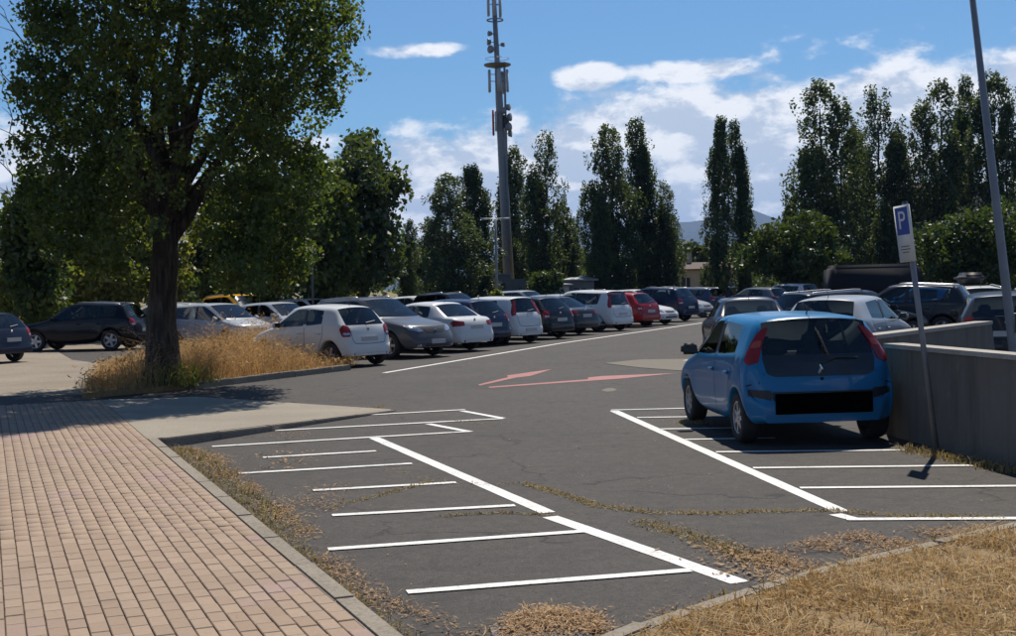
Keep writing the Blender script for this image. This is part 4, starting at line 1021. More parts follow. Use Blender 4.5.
link('mount_ring', MB().lathe([(.62, -.05), (.68, -.05), (.68, .05), (.62, .05)], 'z', 18, on(20)).mesh('mount_ring'), mast, M['galv'])
def dish(py, ang, rad, r_):
    c = on(py) + Vector((math.cos(ang) * rad, math.sin(ang) * rad, 0))
    k = link('dish', MB().lathe([(.02, .12), (r_ * .7, .10), (r_, -.12), (r_ * .98, -.16), (.02, -.17)], 'y', 18).mesh('dish', True), mast, M['galv'], loc=c, rot=(0, 0, ang + math.pi / 2))
    link('dish_arm', MB().tube([(0, .1, 0), (0, rad, 0)], .04, 6).mesh('dish_arm'), k, M['dark_metal'])
for py, ang, rad, r_ in ((34, -2.6, .5, .22), (42, -2.9, .55, .28), (50, -2.4, .55, .34), (45, -.3, .5, .2), (108, -.5, .7, .30), (118, -.4, .75, .34), (128, -.7, .75, .36), (134, -.2, .7, .3), (112, -1.2, .7, .26)): dish(py, ang, rad, r_)
panel(110, 136, -2.8, .62, .22, 'beacon'); panel(112, 132, -2.2, .6, .2)
link('equipment_box', soft_box('equipment_box', (.5, .4, 1.0), .15, 2), mast, M['dark_metal'], loc=on(122) + Vector((.45, -.2, 0)))
# cabin with fence at the foot of the mast
cc = AT(500, 297, 100); cb = link('mast_cabin', None, loc=(cc.x, 100, 0), label='grey equipment cabin at the foot of the mast', cat='cabin')
link('wall', MB().box((-.45, 0, 1.35), (2.6, 2.2, 2.7)).mesh('wall'), cb, M['shed_wall']); link('roof', MB().box((-.45, 0, 2.78), (2.8, 2.4, .14)).mesh('roof'), cb, M['galv'])
dr = link('door', MB().box((-.9, -1.12, 1.0), (.85, .05, 1.95)).mesh('door'), cb, M['dark_metal']); link('handle', MB().box((-.6, -1.16, 1.0), (.05, .05, .15)).mesh('handle'), dr, M['galv'])
link('side_box', MB().box((1.45, .2, 1.2), (1.1, 1.5, 2.4)).mesh('side_box'), cb, M['shed_wall']); link('vent', MB().box((.2, -1.12, 1.9), (.5, .04, .4)).mesh('vent'), cb, M['dark_metal'])

# ------------------------------------------------------------------ far buildings, trailer, rails
def house(name, px0, px1, pytop, Y, depth, label, wallm, roofm, n_win, hip=.6, chim=False):
    a, b = AT(px0, pytop, Y), AT(px1, pytop, Y); wdt = b.x - a.x; hgt = (a.z + b.z) / 2
    ro = link(name, None, loc=((a.x + b.x) / 2, Y + depth / 2, 0), label=label, cat='building')
    link('wall', MB().box((0, 0, hgt / 2), (wdt, depth, hgt)).mesh('wall'), ro, M[wallm])
    x, y = wdt / 2 + .3, depth / 2 + .3
    rf = link('roof', me_py('roof', [(-x, -y, hgt + .003), (x, -y, hgt + .003), (x, y, hgt + .003), (-x, y, hgt + .003), (-x, -y, hgt + .12), (x, -y, hgt + .12), (x, y, hgt + .12), (-x, y, hgt + .12), (-x + .8, 0, hgt + hip), (x - .8, 0, hgt + hip)],
              [[3, 2, 1, 0], [0, 1, 5, 4], [1, 2, 6, 5], [2, 3, 7, 6], [3, 0, 4, 7], [4, 5, 9, 8], [6, 7, 8, 9], [5, 6, 9], [7, 4, 8]]), ro, M[roofm])
    if chim: link('chimney', MB().box((-wdt * .2, 0, hgt + hip + .3), (.4, .4, 1.1)).mesh('chimney'), rf, M[wallm])
    for i in range(n_win):
        xx = -wdt / 2 + wdt * (i + .5) / n_win
        wn = link('window', MB().box((xx, -depth / 2 - .02, hgt * .6), (wdt / n_win * .42, .06, hgt * .34)).mesh('window'), ro, M['window_dark'])
        link('frame', MB().box((xx, -depth / 2 - .03, hgt * .6), (.06, .08, hgt * .34)).box((xx, -depth / 2 - .05, hgt * .42), (wdt / n_win * .5, .12, .08)).mesh('frame'), wn, M['white_metal'])
    return ro
house('low_house', 676, 734, 270, 118, 5, 'low cream house with a brown roof beyond the far cars', 'render_wall', 'roof_tile', 3, .75, True)
house('garden_shed', 566, 594, 281, 92, 3, 'grey shed beyond the black hatchback', 'shed_wall', 'galv', 1, .3)
house('white_kiosk', 555, 569, 286, 90, 2, 'small white kiosk left of the grey shed', 'white_metal', 'galv', 1, .2)
house('far_block', 905, 990, 188, 165, 9, 'pale building glimpsed between the tall poplars on the right', 'render_wall', 'roof_tile', 5, 1.0)
tr0, tr1 = AT(826, 266, 62), AT(918, 263, 62)
tl = link('parked_van', None, loc=((tr0.x + tr1.x) / 2, 62, 0), label='tall dark van parked below the poplars behind the sign post', cat='van')
wt = tr1.x - tr0.x; ht = (tr0.z + tr1.z) / 2
link('body', soft_box('body', (wt, 2.2, ht - .45), .10, 3, (.96, .88)), tl, M['trailer'], loc=(0, 0, .45 + (ht - .45) / 2))
link('door_seam', MB().box((wt * .20, -1.09, ht * .5), (.02, .03, ht * .6)).mesh('door_seam'), tl, M['seam'])
link('taillight', MB().box((wt * .485, -1.0, 1.2), (.05, .12, .4)).mesh('taillight'), tl, M['lamp_red'])
for x_ in (-wt * .25, wt * .25):
    for y_ in (-1.0, 1.0): link('wheel', MB().lathe([(.001, -.12), (.42, -.12), (.45, -.06), (.45, .06), (.42, .12), (.001, .12)], 'y', 20, (x_, y_, .45)).mesh('wheel'), tl, M['rubber'])
link('chassis', MB().box((0, 0, .78), (wt * .95, .9, .16)).mesh('chassis'), tl, M['dark_metal'])
f0, f1 = AT(400, 297, 82), AT(448, 297, 82)
fn = link('guard_rail', None, loc=(f0.x, 82, 0), label='pale guard rail beyond the cars left of the mast', cat='fence')
nb_ = 5
for i in range(nb_): link('post', MB().box(((f1.x - f0.x) * i / (nb_ - 1), 0, .65), (.10, .10, 1.3)).mesh('post'), fn, M['white_metal'])
for z_ in (.75, 1.15): link('rail', MB().box(((f1.x - f0.x) / 2, -.08, z_), (f1.x - f0.x + .4, .05, .16)).mesh('rail'), fn, M['white_metal'])

# ------------------------------------------------------------------ foliage
def leaves(C, size, tilt_up=0.3, rng=RNG, aspect=0.7):
    """one rhombic leaf for each centre C (n,3)"""
    n = len(C); s = size * rng.uniform(0.6, 1.35, (n, 1))
    a = rng.normal(size=(n, 3)); a /= np.linalg.norm(a, axis=1, keepdims=True); b = rng.normal(size=(n, 3)); b[:, 2] -= tilt_up
    b -= a * np.sum(a * b, axis=1, keepdims=True); b /= np.linalg.norm(b, axis=1, keepdims=True)
    nn = np.cross(a, b) * s * 0.12
    V = np.stack([C - a * s * .55, C + b * s * .5 * aspect + nn, C + a * s * .6, C - b * s * .5 * aspect + nn], 1).reshape(-1, 3)
    F = np.arange(4 * n).reshape(n, 4); return V, F
def flat_bits(C, size, rng=RNG, aspect=.4, tilt=.28):
    size = size * np.where(rng.uniform(size=(len(C), 1)) < .45, 1.7, .9); aspect = np.where(size > np.median(size), aspect * .3, aspect * 1.1)
    n = len(C); s = size * rng.uniform(.5, 1.4, (n, 1)); an = rng.uniform(0, 6.28, n)
    a = np.stack([np.cos(an), np.sin(an), rng.normal(0, tilt, n)], 1) * s; b = np.stack([-np.sin(an), np.cos(an), rng.normal(0, tilt, n)], 1) * s * aspect * rng.uniform(.4, 1.3, (n, 1))
    V = np.stack([C - a * .5, C + b * .5 + a * .05, C + a * .5, C - b * .5 - a * .05], 1).reshape(-1, 3); V[:, 2] = np.maximum(V[:, 2], .003); return V, np.arange(4 * n).reshape(n, 4)
def clumps(cent, rad, per, rng=RNG, squash=(1, 1, 1)):
    n = len(cent); u = rng.normal(size=(n * per, 3)); u /= np.linalg.norm(u, axis=1, keepdims=True); u *= rng.uniform(0.15, 1, (n * per, 1)) ** 0.5
    rr = np.repeat(np.broadcast_to(np.asarray(rad, float), (n,)), per)[:, None]
    return np.repeat(cent, per, axis=0) + u * rr * np.array(squash)
def limb(mb, a, b, r0, r1, wob=0.06, seg=7, n=5):
    a, b = Vector(a), Vector(b); L = (b - a).length; pts = []; rr = []
    for i in range(n + 1):
        f = i / n; q = a.lerp(b, f); k = math.sin(math.pi * f) * L * wob
        pts.append(q + Vector((random.gauss(0, k), random.gauss(0, k), random.gauss(0, k * .4)))); rr.append(r0 + (r1 - r0) * f)
    mb.tube(pts, rr, seg); return pts
def make_tree(name, loc, label, trunk_me, crown_me, mat_leaf, scale=(1, 1, 1), rz=0.0, lean=(0, 0), cat='tree', group=None, trunk_name='trunk'):
    ro = link(name, None, loc=loc, rot=(lean[0], lean[1], rz), label=label, cat=cat, group=group); ro.scale = scale
    if trunk_me: link(trunk_name, trunk_me, ro, M['bark'])
    link('crown', crown_me, ro, mat_leaf); return ro
# poplars: unit height 1 -> built at 16 m, several leaders that part near the top
def poplar_mesh(seed, h=16.0, width=3.4, leaders=3, leafn=24, nclump=1000, low=.04, ls=.20):
    rng = np.random.default_rng(seed); random.seed(seed); mb = MB()
    trunk = limb(mb, (0, 0, -.1), (0, 0, h * .88), .24, .04, .012, 7, 8); cs = []
    lead = [(0, 0, 1.0, 1.0)]
    for k in range(leaders - 1): a = rng.uniform(0, 6.28); lead.append((math.cos(a) * width * .36, math.sin(a) * width * .30, rng.uniform(.70, .95), rng.uniform(.5, .75)))
    for (lx, ly, lh, lw) in lead:
        if lx or ly: limb(mb, (0, 0, h * .12), (lx, ly, h * lh * .93), .12, .03, .02, 6, 6)
        m = int(nclump * lw / sum(q[3] for q in lead))
        tt = rng.uniform(low, 1.0, m) ** .92
        prof = np.minimum(1.0, (tt + .06) / .16) ** .6 * np.clip((1.04 - tt) / .50, .0, 1.0) ** .50
        lob = 1 + .30 * np.sin(tt * 21 + rng.uniform(0, 6)) + .2 * rng.normal(size=m)
        rad = width * .5 * lw ** .7 * prof * np.clip(lob, .35, 1.6) * rng.uniform(.25, 1.0, m) ** .55
        an = rng.uniform(0, 6.28, m); blend = np.clip((tt - .12) / .5, 0, 1)
        cs.append(np.stack([lx * blend + rad * np.cos(an), ly * blend + rad * np.sin(an), tt * h * lh], 1))
    cs = np.concatenate(cs); C = clumps(cs, rng.uniform(.25, .55, len(cs)), leafn, rng, (.75, .75, 1.6))
    V, F = leaves(C, ls, .3, rng); return mb.mesh('trunk', True), me_np('crown', V, F)
POP = [poplar_mesh(11, width=4.2, leaders=4), poplar_mesh(12, width=3.4, leaders=2), poplar_mesh(13, width=4.8, leaders=4, nclump=1200), poplar_mesh(14, width=3.0, leaders=3), poplar_mesh(15, width=4.0, leaders=3)]
def poplar(px, pytop, wpx, Y, kind, label, lean=-.05):
    b_ = AT(px + 6, 290, Y); t_ = AT(px, pytop, Y); wid = (4.2, 3.4, 4.8, 3.0, 4.0)[kind]
    sxy = wpx * Y / 1300 / wid * (.96 if px < 700 else .9 if px < 760 else .96); sz = t_.z / 16.0
    make_tree('poplar_tree', (b_.x, Y, 0), label, *POP[kind], M['leaf_poplar'], (sxy, sxy, sz), random.uniform(0, 6.28), (0, lean), group='poplars along the far side of the car park')
for a in ((448, 176, 58, 92, 2, 'broad dark poplar left of the mast with a ragged flat top'), (474, 168, 40, 97, 1, 'narrow poplar just left of the mast pole'), (511, 150, 36, 116, 3, 'slim poplar standing behind the mast'),
          (540, 138, 44, 100, 0, 'tallest poplar right of the mast with a pointed top'), (562, 205, 32, 104, 4, 'short poplar on the right shoulder of the mast group'),
          (612, 128, 56, 98, 2, 'wide poplar with a blunt top left of the twin spires'), (642, 122, 34, 102, 3, 'tall slim poplar beside the wide blunt one'), (662, 185, 36, 100, 0, 'shorter poplar closing the middle group on the right'), (592, 196, 26, 95, 1, 'small poplar at the left foot of the middle group'),
          (709, 121, 30, 92, 1, 'left one of the two lone poplars before the hills'), (740, 124, 25, 94, 3, 'right one of the two lone poplars before the hills'),
          (826, 85, 70, 96, 2, 'massive poplar leftmost in the right hand group'), (858, 130, 44, 104, 4, 'lower poplar tucked behind the massive one'), (882, 90, 52, 96, 0, 'feathery topped poplar left of the sign'),
          (930, 84, 62, 94, 2, 'dense poplar directly behind the parking sign'), (952, 82, 28, 99, 3, 'thin poplar leaning out right of the dense one'), (996, 75, 54, 92, 4, 'poplar crossed by the lamp post'), (1034, 92, 60, 96, 0, 'poplar at the right edge of the picture'),
          (404, 222, 20, 70, 3, 'small dark columnar tree between the bushy tree and the mast group'), (425, 236, 34, 120, 4, 'far green poplar low behind the guard rail'), (790, 205, 26, 108, 1, 'young poplar left of the massive one')): poplar(*a)
# broad trees and bushes
def round_tree_mesh(seed, rx, rz, zc, nclump=420, leafn=26, ls=.2, crad=(.35, .7), trunk_h=None, flat=.75, stems=6):
    rng = np.random.default_rng(seed); random.seed(seed); mb = MB()
    u = rng.normal(size=(nclump, 3)); u /= np.linalg.norm(u, axis=1, keepdims=True)
    ph = rng.uniform(0, 6.28, 3); bumpy = 1 + .20 * np.sin(u[:, 0] * 4 + ph[0]) + .18 * np.sin(u[:, 1] * 5 + ph[1]) + .15 * np.sin(u[:, 2] * 6 + ph[2])
    C = u * (rng.uniform(.10, 1, (nclump, 1)) ** .42) * bumpy[:, None] * np.array((rx, rx, rz)); C[:, 2] += zc; C = C[C[:, 2] > .15]
    limb(mb, (0, 0, -.1), (0, 0, zc), max(.1, rx * .06), max(.05, rx * .03), .02, 8, 5)
    for k in range(stems):
        q = C[rng.integers(len(C))]; limb(mb, (0, 0, zc * rng.uniform(.35, .8)), q, rx * .03, rx * .008, .05, 5, 4)
    V, F = leaves(clumps(C, rng.uniform(*crad, len(C)), leafn, rng, (1, 1, flat)), ls, .3, rng)
    return mb.mesh('trunk', True), me_np('crown', V, F)
def round_tree(name, px, pyc, wpx, hpx, Y, seed, label, leafm='leaf_bush', nclump=420, ls=.2, cat='tree', crad=(.35, .7), leafn=26, group=None):
    c = AT(px, pyc, Y); rx, rz = wpx * Y / 2600, hpx * Y / 2600
    tm_, cm_ = round_tree_mesh(seed, rx, rz, c.z, nclump, leafn, ls, crad)
    make_tree(name, (c.x, Y, 0), label, tm_, cm_, M[leafm], cat=cat, group=group)
round_tree('bushy_tree', 362, 215, 84, 150, 62, 21, 'bushy dark tree right of the big tree with a rounded top', 'leaf_poplar', 520, .26, crad=(.4, .8))
round_tree('bushy_tree', 318, 240, 80, 130, 58, 22, 'dark green tree filling the gap behind the thin post', 'leaf_main', 460, .26, crad=(.4, .8))
round_tree('bushy_tree', 262, 230, 90, 150, 60, 23, 'dark tree behind the right side of the big trunk', 'leaf_main', 460, .26, crad=(.4, .8))
round_tree('bushy_tree', 34, 250, 62, 150, 48, 24, 'dark tree low on the left behind the cut off navy hatchback', 'leaf_main', 520, .22)
round_tree('bushy_tree', 122, 200, 100, 110, 56, 25, 'leaning tree behind the black crossover on the left', 'leaf_main', 460, .24, crad=(.4, .8))
round_tree('bushy_tree', 215, 255, 70, 90, 66, 27, 'green tree above the yellow car', 'leaf_bush', 360, .26)
round_tree('round_bush', 790, 254, 92, 66, 76, 31, 'round green bush below the poplars on the right', 'leaf_bush', 480, .24, 'bush')
round_tree('round_bush', 975, 250, 112, 84, 70, 32, 'broad bright green bush right of the parking sign', 'leaf_bush', 620, .22, 'bush')
round_tree('round_bush', 1036, 246, 90, 76, 74, 36, 'green bush at the right edge behind the lamp post', 'leaf_bush', 420, .24, 'bush')
round_tree('round_bush', 704, 256, 60, 34, 135, 33, 'dark bush behind the low cream house', 'leaf_poplar', 220, .4, 'bush')
round_tree('round_bush', 428, 266, 56, 50, 100, 34, 'sunlit green bush behind the guard rail', 'leaf_bush', 260, .3, 'bush')
round_tree('round_bush', 546, 284, 26, 22, 90, 35, 'small light green bush left of the white kiosk', 'leaf_bush', 90, .24, 'bush')
round_tree('round_bush', 498, 297, 12, 10, 68, 37, 'tiny bright yellow green shrub below the street lamp', 'leaf_scrub', 30, .16, 'bush', crad=(.12, .25))
# sunlit scrub on the bank to the left
for i, (px, pyc, wp, hp_, Y) in enumerate(((10, 285, 70, 60, 66), (78, 280, 60, 62, 52), (116, 284, 52, 56, 53), (160, 276, 60, 70, 55), (-40, 280, 80, 60, 64), (338, 280, 50, 40, 70))):
    round_tree('scrub_bush', px, pyc, wp, hp_, Y, 50 + i, ('yellow green scrub left of the dark low tree', 'sunlit scrub between the two left trees', 'yellow green scrub above the black crossover', 'sunlit scrub right behind the big trunk', 'scrub bush at the far left edge', 'bright scrub glimpsed behind the thin post')[i], 'leaf_scrub', 260, .22, 'bush')
# far wood that closes the horizon
nw = 2600; ang = RNG.uniform(-.62, .62, nw); dist = RNG.uniform(150, 190, nw); hh = 5.0 + 2.2 * np.sin(ang * 37) + 1.6 * np.sin(ang * 83 + 1); hh = np.where((ang > .125) & (ang < .215), np.minimum(hh, 3.4), hh)
Cw = np.stack([np.sin(ang) * dist, np.cos(ang) * dist, RNG.uniform(.05, 1, nw) ** .7 * hh], 1)
V, F = leaves(clumps(Cw, RNG.uniform(.7, 1.5, nw), 14), .75); link('far_wood', me_np('far_wood', V, F), mat=M['leaf_poplar'], kind='stuff', label='low dark line of trees closing the horizon', cat='wood')

# ------------------------------------------------------------------ the big tree
random.seed(3); rng = np.random.default_rng(3)
tb = G(163, 389); TB = Vector((tb.x, tb.y, .08)); tY = tb.y
mb = MB(); fork = AT(166, 222, tY) - TB
mb.tube([(0, 0, -.15), (0, 0, .05), (.02, 0, .35), (0, .02, 1.2), fork * .8, fork], [.50, .44, .35, .29, .25, .24], 14)
tips = []
LIMBS = [(120, 60, .3, -.8), (150, -40, -.4, .4), (185, -60, .3, -.2), (225, 40, -.8, .9), (80, 120, .2, .5), (270, 90, .4, -.5), (50, 40, .5, -.6), (320, 60, .2, .4), (200, 120, -1.0, -1.4), (140, 150, 1.2, 1.5), (345, 20, .1, -.3), (100, -90, 0, 1.0), (240, -80, 0, -1)]
for i, (px, py, dy1, dy2) in enumerate(LIMBS):
    e = AT(px, py, tY + dy1 + dy2) - TB; st = fork * random.uniform(.82, 1.0)
    mid = st.lerp(e, .45) + Vector((0, 0, .5)); r0 = .17 if i < 4 else .12
    p1 = limb(mb, st, mid, r0, r0 * .6, .04, 8, 4); p2 = limb(mb, mid, e, r0 * .6, .025, .05, 6, 5); tips += p1[2:] + p2
for k in range(90):
    a = random.choice(tips); d = Vector((random.gauss(0, 1), random.gauss(0, 1), random.gauss(.2, .8))).normalized() * random.uniform(.5, 1.4)
    limb(mb, a, a + d, .03, .006, .06, 5, 3)
# crown: clumps through an uneven envelope, given by half widths at several heights
ENV = [(286, 190, 285), (272, 95, 310), (250, 30, 325), (200, 15, 330), (150, 6, 335), (110, 4, 352), (60, 6, 372), (20, 10, 368), (-40, 15, 350), (-120, 35, 320), (-200, 70, 270), (-260, 120, 220)]
cs = []
while len(cs) < 2350:
    py = random.uniform(-260, 286)
    for (y1, a1, b1), (y0, a0, b0) in zip(ENV[:-1], ENV[1:]):
        if y0 <= py <= y1: f = (y1 - py) / (y1 - y0); l_, r_ = a1 + (a0 - a1) * f, b1 + (b0 - b1) * f
    u = random.uniform(-1, 1); v = random.uniform(-1, 1)
    if u * u + v * v > 1 or (u * u + v * v < random.random() * .55): continue
    if py > 235 and 120 < (l_ + r_) / 2 + u * (r_ - l_) / 2 < 205 and random.random() < .85: continue
    if py > 285 and random.random() < .6: continue
    if v < .35 and py > 120 and 125 < (l_ + r_) / 2 + u * (r_ - l_) / 2 < 215 and random.random() < .72: continue
    if (l_ + r_) / 2 + u * (r_ - l_) / 2 > 300 and 105 < py < 150 and random.random() < .8: continue
    px = (l_ + r_) / 2 + u * (r_ - l_) / 2 * .95
    q = AT(px, py, tY + v * 2.9)
    # lumps and holes in the crown
    hole = math.sin(q.x * 2.1 + 1) * math.sin(q.y * 1.9) * math.sin(q.z * 1.7 + .5)
    if hole > .55 and random.random() < .8: continue
    if q.z < 1.75: continue
    cs.append(tuple(q - TB))
cs = np.array(cs); C = clumps(cs, rng.uniform(.16, .42, len(cs)), 62, rng, (1, 1, .85)); V, F = leaves(C, .078, .4, rng, .85)
big_tree = make_tree('big_tree', TB, 'big dark leafy tree rising from the dry grass on the left', mb.mesh('trunk', True), me_np('crown', V, F), M['leaf_main'])
# bare twigs reaching out of the crown at the far left
tw = MB()
for (x0, y0, x1, y1) in ((28, 160, 2, 90), (25, 120, -8, 40), (30, 60, 4, 10), (22, 190, -10, 150), (40, 215, 0, 190)):
    a_, b_ = AT(x0, y0, tY) - TB, AT(x1, y1, tY) - TB; pts = limb(tw, a_, b_, .018, .004, .06, 5, 5)
    for q in pts[2:]: limb(tw, q, q + Vector((random.gauss(-.2, .15), random.gauss(0, .2), random.gauss(.25, .1))), .007, .003, .05, 4, 2)
link('bare_twigs', tw.mesh('bare_twigs'), big_tree, M['bark'])

# ------------------------------------------------------------------ grass, weeds, litter
def blades(P, h, w, lean=.35, rng=RNG, bend=.5, heads=False):
    """curved blades: 5 corners each, as one quad and one tip"""
    n = len(P); h = np.asarray(h).reshape(-1, 1) * np.ones((n, 1)); an = rng.uniform(0, 6.28, n); wv = np.stack([np.cos(an), np.sin(an), np.zeros(n)], 1) * (np.asarray(w).reshape(-1, 1) * .5)
    la = rng.uniform(0, 6.28, n); lv_ = np.stack([np.cos(la), np.sin(la), np.zeros(n)], 1) * rng.uniform(0, lean, (n, 1)) * h
    z = np.array((0, 0, 1.0)); m_ = P + z * h * .55 + lv_ * .4; t_ = P + z * h * (1 - .25 * bend) + lv_ * (1 + bend)
    V = np.stack([P - wv, P + wv, m_ + wv * .8, m_ - wv * .8, t_ + wv * .15, t_ - wv * .15], 1).reshape(-1, 3)
    b0 = np.arange(n)[:, None] * 6; F = np.concatenate([b0 + np.array([[0, 1, 2, 3]]), b0 + np.array([[3, 2, 4, 5]])]); return V, F
def in_poly(P, poly):
    x, y = P[:, 0], P[:, 1]; c = np.zeros(len(P), bool); j = len(poly) - 1
    for i in range(len(poly)):
        xi, yi, xj, yj = poly[i][0], poly[i][1], poly[j][0], poly[j][1]
        c ^= ((yi > y) != (yj > y)) & (x < (xj - xi) * (y - yi) / (yj - yi + 1e-12) + xi); j = i
    return c
def scatter(poly, n, rng=RNG):
    poly = [(q[0], q[1]) for q in poly]; xs, ys = [q[0] for q in poly], [q[1] for q in poly]; out = []; m = 0
    while m < n:
        P = np.stack([rng.uniform(min(xs), max(xs), n * 2), rng.uniform(min(ys), max(ys), n * 2)], 1); P = P[in_poly(P, poly)]; out.append(P); m += len(P)
    return np.concatenate(out)[:n]
def z3(P, z): return np.concatenate([P, np.full((len(P), 1), z)], 1)
def stuff(name, V, F, m, label, cat, parent=None):
    return link(name, me_np(name, V, F), parent, M[m], label=label, cat=cat, kind='stuff')
# tall dry grass on the island
ctr = [np.mean([q.x for q in isl]), np.mean([q.y for q in isl])]
P = z3(scatter(isl, 34000), .09); den = .62 + .38 * np.sin(P[:, 0] * 2.3 + 1) * np.sin(P[:, 1] * 2.9); keep = RNG.uniform(size=len(P)) < np.clip(den + .25, 0, 1); P = P[keep]; P[:, :2] += RNG.normal(0, .12, (len(P), 2))
edge = np.clip((P[:, 1] - np.interp(P[:, 0], [isl_f[0].x, isl_f[1].x, isl_f[2].x], [isl_f[0].y, isl_f[1].y, isl_f[2].y])) / .8, .25, 1)
hgt = RNG.uniform(.30, 1.0, len(P)) ** .8 * 1.5 * (.75 + .3 * np.sin(P[:, 0] * 1.7) * np.sin(P[:, 1] * 1.3)) * (.45 + .55 * edge) * np.interp(P[:, 0], [isl_f[0].x - .1, isl_f[0].x + .5, isl_f[1].x, isl_f[2].x - 1.2, isl_f[2].x], [.30, .92, .92, .62, .35]) * np.clip(.85 + .45 * np.sin(P[:, 0] * 5.1 + 2) * np.sin(P[:, 1] * 4.3), .4, 1.25)
V, F = blades(P, hgt, RNG.uniform(.005, .011, len(P)), 1.0, RNG, .9)
hd = P + np.stack([RNG.normal(0, .12, len(P)), RNG.normal(0, .12, len(P)), hgt * .86], 1); hd = hd[RNG.uniform(size=len(hd)) < .35]
V2, F2 = leaves(hd, .085, -.6, RNG, .25); F = np.concatenate([F, F2 + len(V)]); V = np.concatenate([V, V2])
stuff('tall_dry_grass', V, F, 'straw', 'tall straw coloured grass round the foot of the big tree', 'grass')
# green rank weeds right at the trunk
P = z3(np.stack([RNG.normal(tb.x + .30, .30, 420), RNG.normal(tb.y - .2, .25, 420)], 1), .09); V, F = blades(P, RNG.uniform(.15, .6, len(P)), .022, .8); stuff('trunk_weeds', V, F, 'green_weed', 'dark green weeds against the foot of the big trunk', 'weeds')
# mown verge
vv = [(q.x, q.y) for q in vpoly]
P = z3(scatter(vv, 60000), .05); P = P[(P[:, 1] > 5.4)]
nz_ = .5 + .5 * np.sin(P[:, 0] * 3.1 + .7) * np.sin(P[:, 1] * 2.7 + 1.1); P[:, 2] += 0
bare = np.sin(P[:, 0] * 5.3 + 2) * np.sin(P[:, 1] * 4.1) + .5 * np.sin(P[:, 0] * 13 + P[:, 1] * 9); kp = bare + RNG.normal(0, .4, len(P)) > -.45; P, nz_ = P[kp], nz_[kp]
V, F = blades(P, RNG.uniform(.02, .11, len(P)) * (.45 + 1.0 * nz_), RNG.uniform(.004, .010, len(P)), 1.3, RNG, .9)
P2 = z3(scatter(vv, 26000), .07); P2 = P2[P2[:, 1] > 5.4]; P2 = P2[np.sin(P2[:, 0] * 5.3 + 2) * np.sin(P2[:, 1] * 4.1) + RNG.normal(0, .4, len(P2)) > -.35]; P2[:, 2] += RNG.uniform(-.01, .03, len(P2)); V2, F2 = leaves(P2, .085, 0, RNG, .10)
stuff('mown_dry_grass', np.concatenate([V, V2]), np.concatenate([F, F2 + len(V)]), 'cut_straw', 'short mown dry grass covering the near right verge', 'grass')
# litter of leaves and clippings on the asphalt
def litter(pts, n, spread, size=.05, zmax=.015, aspect=.35):
    poly = [G(*q) for q in pts]; P = scatter([(q.x, q.y) for q in poly], n)
    pn = np.sin(P[:, 0] * 4.7 + 1.3) * np.sin(P[:, 1] * 3.9 + .4) + .6 * np.sin(P[:, 0] * 11 + P[:, 1] * 7); P = P[pn + RNG.normal(0, .45, len(P)) > -.15]
    P += RNG.normal(0, spread, P.shape); P3 = z3(P, .006); P3[:, 2] += np.abs(RNG.normal(0, zmax * .5, len(P3)))
    return flat_bits(P3, size, RNG, aspect)
def join(parts):
    V, F, o = [], [], 0
    for v, f in parts: V.append(v); F.append(f + o); o += len(v)
    return np.concatenate(V), np.concatenate(F)
Lp = [litter([(750, 556), (810, 542), (860, 532), (960, 528), (1016, 526), (1016, 540), (900, 566), (800, 592), (775, 593)], 12000, .05, .032, .022), litter([(700, 545), (760, 552), (800, 575), (760, 585), (740, 570)], 700, .12, .03),
      litter([(640, 636), (700, 616), (770, 596), (760, 590), (690, 606), (620, 625)], 1300, .05, .03), litter([(505, 624), (540, 610), (590, 616), (610, 636), (500, 640)], 4200, .06, .035, .04),
      litter([(185, 448), (215, 452), (262, 490), (300, 520), (372, 590), (480, 636), (415, 640), (330, 570), (250, 500), (172, 447)], 8500, .05, .032, .02), litter([(290, 488), (335, 486), (345, 505), (310, 520), (285, 510)], 900, .12, .034),
      litter([(250, 455), (300, 452), (318, 462), (270, 470)], 300, .12, .03), litter([(270, 432), (300, 428), (310, 436), (285, 440)], 200, .10, .03), litter([(400, 420), (1000, 420), (1016, 520), (500, 640), (330, 560)], 900, .1, .022), litter([(0, 460), (160, 445), (400, 636), (0, 636)], 0 + 160, .1, .02)]
Lp[-1][0][:, 2] += KZ
V, F = join(Lp); stuff('leaf_litter', V, F, 'litter', 'brown leaf litter and clippings lying along the kerbs and bays', 'litter')
def along(pts, n, spread):
    q = [G(*p_) for p_ in pts]; seg = np.array([(b - a).length for a, b in zip(q[:-1], q[1:])]); ii = RNG.choice(len(seg), n, p=seg / seg.sum()); f = RNG.uniform(size=(n, 1))
    A = np.array([(a.x, a.y) for a in q]); P = A[ii] * (1 - f) + A[ii + 1] * f; return P + RNG.normal(0, spread, P.shape)
kl = [(172, 449), (230, 496), (300, 550), (360, 604), (405, 640)]
Wp = []
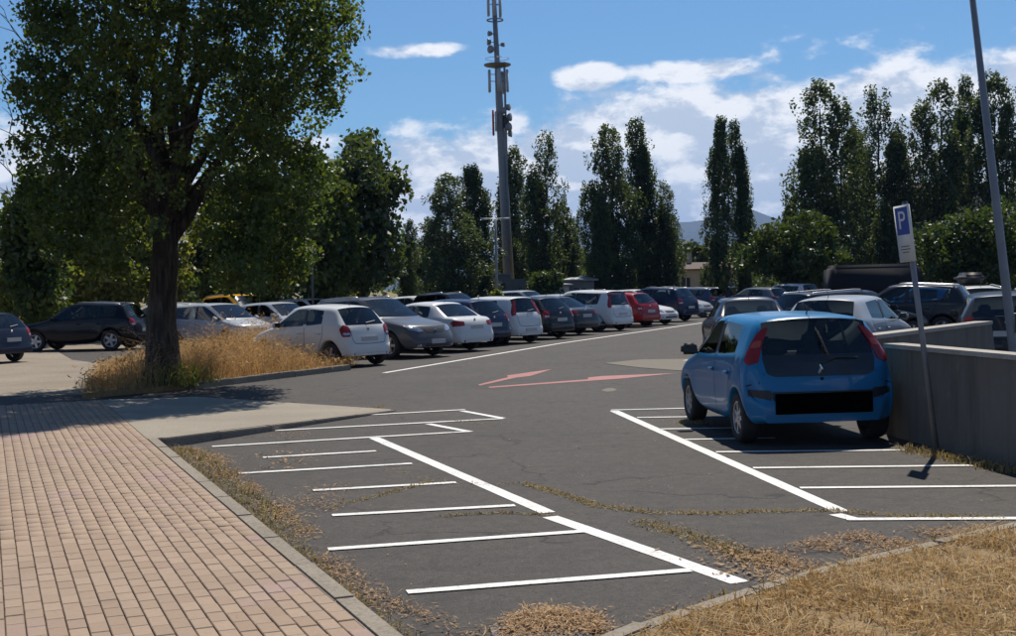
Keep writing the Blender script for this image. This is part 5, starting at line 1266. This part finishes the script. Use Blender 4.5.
for pts, n, sp_, h_ in ((kl, 800, .04, .045), ([(185, 449), (215, 468), (250, 497), (300, 532)], 300, .07, .07), ([(523, 484), (560, 494), (600, 507), (650, 513), (720, 514), (760, 512)], 520, .03, .032), ([(760, 512), (830, 511), (900, 517), (1000, 518)], 260, .03, .035),
                        ([(640, 522), (690, 536), (735, 552), (775, 566)], 420, .06, .035), ([(330, 507), (380, 496), (430, 482)], 170, .03, .03), ([(440, 517), (500, 513), (550, 515)], 110, .02, .025), ([(385, 469), (440, 484), (523, 484)], 60, .05, .02),
                        ([(650, 640), (700, 618), (765, 597), (850, 572), (1020, 530)], 1900, .07, .07), ([(690, 422), (700, 424)], 120, .12, .05), ([(900, 450), (960, 462), (1016, 474)], 500, .06, .09), ([(170, 444), (260, 428), (330, 416), (385, 406)], 350, .04, .04), ([(455, 421), (500, 426)], 40, .05, .03)):
    b_, l_b = flat_bits(z3(along(pts, n * 2, sp_ * 1.3), .008), .028); Wp.append((b_, l_b))
    P = z3(along(pts, n, sp_), .004); Wp.append(blades(P, RNG.uniform(.3, 1.2, len(P)) * h_, RNG.uniform(.005, .014, len(P)), .9, RNG, .7))
V, F = join(Wp); stuff('crack_weeds', V, F, 'weed', 'low weeds growing in the asphalt cracks and along the kerbs', 'weeds')
P = z3(along([(185, 449), (212, 468), (250, 500), (290, 528)], 130, .085), .004); V, F = blades(P, RNG.uniform(.03, .09, len(P)), RNG.uniform(.008, .016, len(P)), 1.3, RNG, .9); stuff('kerb_weeds', V, F, 'green_weed', 'green weed tufts along the kerb of the brick footpath', 'weeds')
# dry grass on the bank at the left, beyond the lane
P = z3(scatter([(-38, 50), (-8, 52), (-6, 74), (-40, 72)], 14000), -.02); V, F = blades(P, RNG.uniform(.5, 1.3, len(P)), RNG.uniform(.03, .06, len(P)), .5); stuff('bank_grass', V, F, 'straw', 'pale dry grass beyond the black crossover', 'grass')

# ------------------------------------------------------------------ the hills
def ridge(name, pts, Y, label, m):
    n = 160; xs = np.linspace(pts[0][0], pts[-1][0], n); zs = np.interp(xs, [q[0] for q in pts], [q[1] for q in pts]) + 9 * np.sin(xs * .021) + 6 * np.sin(xs * .053 + 1)
    V = []; F = []; dep = [0, 300, 700, 1200, 1800]; ff = [0, .38, .74, 1.0, .55]
    for j, (d_, f_) in enumerate(zip(dep, ff)):
        for i in range(n): V.append((xs[i] + 40 * math.sin(i * .7 + j), Y + d_ + 120 * math.sin(i * .33 + j * 2), max(-1, zs[i] * f_ + (18 * math.sin(i * .9 + j * 1.7) if 0 < j else 0)) if j else -1))
    for j in range(4):
        for i in range(n - 1): a = j * n + i; F.append([a, a + 1, a + n + 1, a + n])
    link(name, me_py(name, V, F, True), mat=M[m], kind='structure', label=label, cat='hills')
M['hill'] = ground_mat('hill', (0.045, 0.055, 0.03), (0.07, 0.07, 0.04), (0.03, 0.04, 0.02), .002, .02, 0.0)
ridge('hills', [(-5200, 120), (-3000, 200), (-1500, 160), (0, 250), (300, 360), (560, 390), (800, 310), (1000, 330), (1280, 430), (1600, 320), (2600, 330), (4200, 200), (6000, 120)], 6200, 'blue distant hills on the horizon', 'hill')

# ------------------------------------------------------------------ the air
t = mat('haze'); pv = t.add('ShaderNodeVolumePrincipled'); pv.inputs['Color'].default_value = (0.26, 0.50, 1.0, 1); pv.inputs['Density'].default_value = 8e-5; pv.inputs['Anisotropy'].default_value = 0.0
t.l.new(pv.outputs[0], t.out.inputs['Volume'])
link('haze', MB().box((0, 0, 229), (18100, 18100, 462)).mesh('haze'), mat=t.m, kind='stuff', label='thin bluish haze in the air over the plain', cat='haze')
